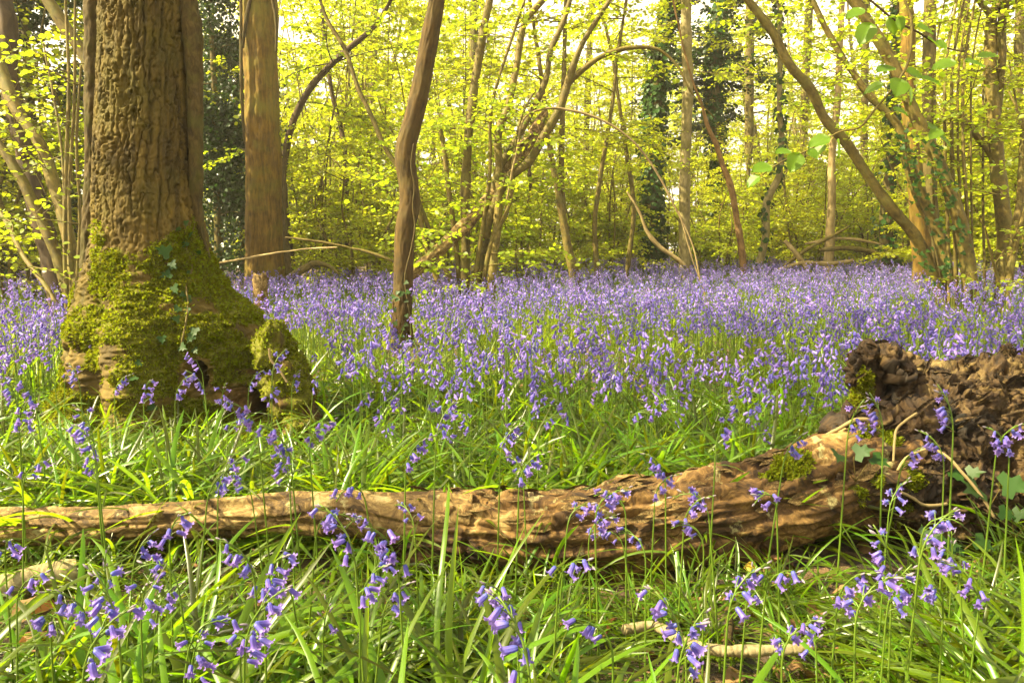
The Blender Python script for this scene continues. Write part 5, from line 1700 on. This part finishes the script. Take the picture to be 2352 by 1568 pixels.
for q in range(NI):
    kk = int(rg.integers(0, 10))
    left = x[q] < -1.1
    if left:
        lab, gp = 'small violet bluebell in the patch beside the foot of the thick mossy tree', 'bluebells beside the thick mossy tree'
    else:
        lab, gp = 'small violet bluebell at the near edge of the drift, in the strip past the log', 'bluebells along the near edge of the drift'
    t = thing('bluebell', lab, 'flower', (x[q], y[q], float(ground(x[q], y[q]))), gp)
    t.rotation_euler = (0, 0, rg.uniform(0, 6.28))
    sc_ = rg.uniform(.85, 1.15)
    t.scale = (sc_,) * 3
    for nm, me in (('stem', DS[kk]), ('flower_head', DR[kk])):
        ob = bpy.data.objects.new(nm, me)
        COL.objects.link(ob)
        ob.parent = t
x, y = x[NI:], y[NI:]
n = len(x)
gn_scatter('bluebell_drift', np.stack([x, y, ground(x, y)], 1), np.stack([rg.normal(0, .06, n), rg.normal(0, .06, n), rg.uniform(0, 6.28, n)], 1), rg.uniform(.9, 1.3, n), rg.integers(0, 10, n), DM, 'wide drift of countless violet bluebells spreading back to the trees', 'bluebells')

# ------------------------------------------------------------------ small things on the ground, near twig
def flat_y(px, py, h):
    g = on_ground(px, py, h)
    g[2] += h
    return g


mb = MB()
S = np.array([[*flat_y(x, y, .03), r] for x, y, r in [(1432, 1497, .0105), (1470, 1490, .0105), (1500, 1488, .0108), (1540, 1505, .0115), (1570, 1528, .0112), (1640, 1545, .0112), (1720, 1548, .011), (1790, 1545, .010), (1870, 1540, .009)]])
S[:, 2] += .045
tube(mb, S, 26, 200, disp=lambda B, a, s, r: .0018 * pn(B * [90, 90, 60], 3) - .0015 * (1 - smooth(0, .14, np.abs(pn(B * [9, 9, 75], 5)))) + .0012 * pn(B * 40, 8))
solo('fallen_branch', mb, M['birch'], 'crooked lichened branch with a cut end lying in the grass before the log', 'branch')
mb = MB()
S = np.array([[*flat_y(x, y, .05), r] for x, y, r in [(1672, 1398, .007), (1676, 1430, .0085), (1674, 1460, .0085), (1668, 1500, .0075)]])
tube(mb, S, 14, 50, disp=lambda B, a, s, r: .0012 * pn(B * 80, 3))
solo('stick', mb, M['brown'], 'short reddish-brown stick poking up by the lichened branch', 'stick')
t = MB()
S = np.array([[*flat_y(x, y, .045), r] for x, y, r in [(-60, 1360, .031), (20, 1348, .032), (90, 1330, .033), (150, 1318, .033), (178, 1312, .030)]])
tube(t, S, 36, 140, disp=lambda B, a, s, r: .003 * pn(B * [40, 40, 22], 3) + .002 * pn(B * 90, 4))
solo('sawn_log', t, M['birch'], 'short sawn log end in the shadow under the fallen log', 'log')
mb = MB()
S = np.array([[*flat_y(x, y, .05), r] for x, y, r in [(405, 1118, .004), (450, 1112, .005), (490, 1098, .005), (530, 1085, .004)]])
tube(mb, S, 8, 50, disp=lambda B, a, s, r: .001 * pn(B * 90, 3))
solo('stick', mb, M['hazel'], 'thin brown stick lying in the grass between the mossy tree and the log', 'stick')
mb = MB()
S = np.array([[*at(x, y, 3.05), r] for x, y, r in [(618, 800, .005), (622, 825, .005), (640, 848, .0045), (660, 878, .004)]])
tube(mb, S, 8, 40, disp=lambda B, a, s, r: .001 * pn(B * 90, 3))
solo('stick', mb, M['pale'], 'kinked pale twig resting on the burr at the foot of the thick tree', 'stick')

# fallen leaves
def dead_leaf(label, px, py, s, rg, mat='litter'):
    p = flat_y(px, py, .04)
    u, v = np.meshgrid(np.linspace(0, 1, 11), np.linspace(-1, 1, 7))
    wv = np.sin(PI * np.clip(u, .0, 1) ** .8) * .36
    P = np.stack([(u - .5), v * wv, .35 * (v * wv) ** 2 * 3 + .14 * np.sin(u * 4 + rg.uniform(0, 6)) + .05 * np.sin(v * 3 + u * 9)], -1).reshape(-1, 3) * s
    R = np.array(Euler((rg.uniform(-.9, .9), rg.uniform(-.6, .6), rg.uniform(0, 6.28))).to_matrix())
    i = (np.arange(6)[:, None] * 11 + np.arange(10)[None, :]).reshape(-1)
    mb = MB().add(P @ R.T + p, np.stack([i, i + 1, i + 12, i + 11], 1))
    solo('fallen_leaf', mb, M[mat], label, 'leaf')


rg = np.random.default_rng(44)
M['leaf_yellow'] = leaf_mat('yellowed_leaf', (.55, .36, .03), (.5, .3, .02), rough=.5, var=.15)
for lab, px, py, s, mt in (('large curled brown leaf lying in the grass before the thin half of the log', 592, 1400, .075, 'litter'), ('crumpled tan leaf tucked under the thick half of the log', 1722, 1262, .06, 'litter'),
                           ('crisp brown leaf in the grass below the tan one under the log', 1775, 1282, .05, 'litter'), ('small yellowed leaf standing in the grass under the log', 1727, 1305, .04, 'leaf_yellow'),
                           ('shredded brown leaf in the grass before the root plate', 1868, 1400, .055, 'litter'), ('reddish leaf lying on top of the mossy log end', 1985, 1045, .07, 'litter'),
                           ('yellowed leaf in the grass strip beyond the middle of the log', 1375, 1045, .08, 'leaf_yellow'), ('little yellow leaf in grass beyond the log, nearer the thick tree', 966, 1008, .045, 'leaf_yellow'),
                           ('brown leaf at the outer corner beside the sawn log', 60, 1400, .07, 'litter'), ('brown leaf near the foot of the burr on the thick tree', 540, 1045, .07, 'litter'),
                           ('pale tan leaf between the mossy tree and the thin stick', 330, 1068, .07, 'litter'), ('brown leaf in the grass by the lichened branch', 1400, 1440, .05, 'litter')):
    dead_leaf(lab, px, py, s, rg, mt)

# hazel twig hanging close by, broad young leaves
tw = thing('hazel_twig', 'hazel twig hanging down near the viewer with broad bright green leaves, before the leaning stems', 'branch', at(2100, 40, 2.7))
YT2 = 2.7
mb = MB()
main = [(2225, -60, 6), (2190, 60, 7), (2088, 150, 7) if False else (2092, 68, 7), (2083, 151, 7), (2052, 201, 6), (2006, 256, 6), (1974, 293, 5.5), (1932, 302, 5), (1868, 339, 4.5), (1790, 375, 4), (1736, 412, 3)]
main = [(2060, -60, 6), (2078, 0, 6.5), (2092, 40, 7), (2094, 78, 7), (2083, 151, 7), (2052, 201, 6), (2006, 256, 6), (1974, 293, 5.5), (1932, 302, 5), (1868, 339, 4.5), (1790, 375, 4), (1736, 412, 3)]
tube(mb, np.array([[*at(x, y, YT2 + .0002 * (2100 - x)), wd * .42 * YT2 / F] for x, y, wd in main]), 9, 120, disp=lambda B, a, s, r: .0006 * pn(B * 120, 2))
part('stem', mb, M['hazel'], tw)
mb = MB()
tube(mb, np.array([[*at(x, y, YT2 + .05), wd * .42 * YT2 / F] for x, y, wd in [(1960, -30, 5), (2010, 10, 6), (2060, 50, 6), (2110, 75, 6), (2150, 100, 5), (2180, 112, 4), (2216, 120, 3)]]), 8, 70)
part('side_shoot', mb, M['darkbark'], tw)
rg = np.random.default_rng(45)
u, v = np.meshgrid(np.linspace(0, 1, 13), np.linspace(-1, 1, 9))


def hazel_leaf(p, d, up, s):
    d = norm(np.asarray(d, float))
    X = norm(np.cross(d, up))
    Z = np.cross(X, d)
    wv = .44 * np.sin(PI * u ** .75) ** .7 * (1 + .05 * np.sin(u * 60) * np.abs(v))
    z = .10 * np.abs(v) + .03 * np.sin(np.abs(v) * 6 + u * 40) * np.abs(v) - .25 * u ** 2
    V = np.asarray(p) + s * ((v * wv)[..., None] * X + u[..., None] * d + z[..., None] * Z)
    i = (np.arange(8)[:, None] * 13 + np.arange(12)[None, :]).reshape(-1)
    return MB().add(V.reshape(-1, 3), np.stack([i, i + 1, i + 14, i + 13], 1))


M['leaf_near'] = leaf_mat('young_hazel_leaf', (.10, .18, .008), (.26, .42, .012), var=.15)
for x, y, s, dx, dz in [(1985, 25, 44, -.8, -.3), (2000, 55, 52, -.3, -.7), (2040, 40, 42, .2, -.5), (2062, 38, 34, .3, -.9), (2105, 62, 42, .9, -.3), (2130, 88, 36, .8, -.4), (2150, 95, 30, .5, -.7), (2195, 145, 50, -.9, -.15), (2215, 143, 46, .9, -.1), (2245, 132, 40, .9, .2),
                        (2050, 158, 46, -.8, -.1), (2080, 165, 44, .6, -.2), (2068, 185, 52, -.3, -.7), (2110, 180, 48, .9, -.3), (2085, 200, 40, .3, -.9), (2030, 195, 42, -.8, -.3), (2130, 295, 50, .9, -.1), (2150, 310, 42, .7, -.6), (2160, 300, 34, -.6, -.5),
                        (1905, 318, 50, -.8, -.3), (1922, 320, 44, .3, -.9), (1895, 330, 36, -.5, -.8), (1835, 352, 46, -.3, -.9), (1815, 350, 38, -.9, .1), (1855, 345, 30, .5, -.6), (1770, 385, 48, -.9, -.1), (1745, 405, 36, -.6, -.6), (2050, 250, 36, .8, -.4)]:
    p = at(x, y, YT2 + rg.uniform(-.08, .08))
    mbl = hazel_leaf(p, [dx, rg.uniform(-.5, .3), dz * .7], [rg.normal() * .3, -.55, .8], s * YT2 / F)
    part('leaf', mbl, M['leaf_near'], tw)

# ------------------------------------------------------------------ warm air among the trees
HZ = dict(x=(-62, 62), y=(-7, 74), z=(-3, 22))
V = [[x, y, z] for z in HZ['z'] for y in HZ['y'] for x in HZ['x']]
hz = MB().add(V, [[0, 2, 3, 1], [4, 5, 7, 6], [0, 1, 5, 4], [2, 6, 7, 3], [0, 4, 6, 2], [1, 3, 7, 5]])
hm = bpy.data.materials.new('woodland_air')
hm.use_nodes = True
hm.node_tree.nodes.clear()
ho = hm.node_tree.nodes.new('ShaderNodeOutputMaterial')
hv = hm.node_tree.nodes.new('ShaderNodeVolumePrincipled')
hv.inputs['Color'].default_value = (1., .93, .72, 1)
hv.inputs['Density'].default_value = .0017
hv.inputs['Anisotropy'].default_value = .2
hm.node_tree.links.new(hv.outputs[0], ho.inputs['Volume'])
tag(part('haze', hz, hm, smooth_=False), 'thin warm haze in the air between the trees', 'haze', kind='stuff')
SC.cycles.volume_bounces = 0
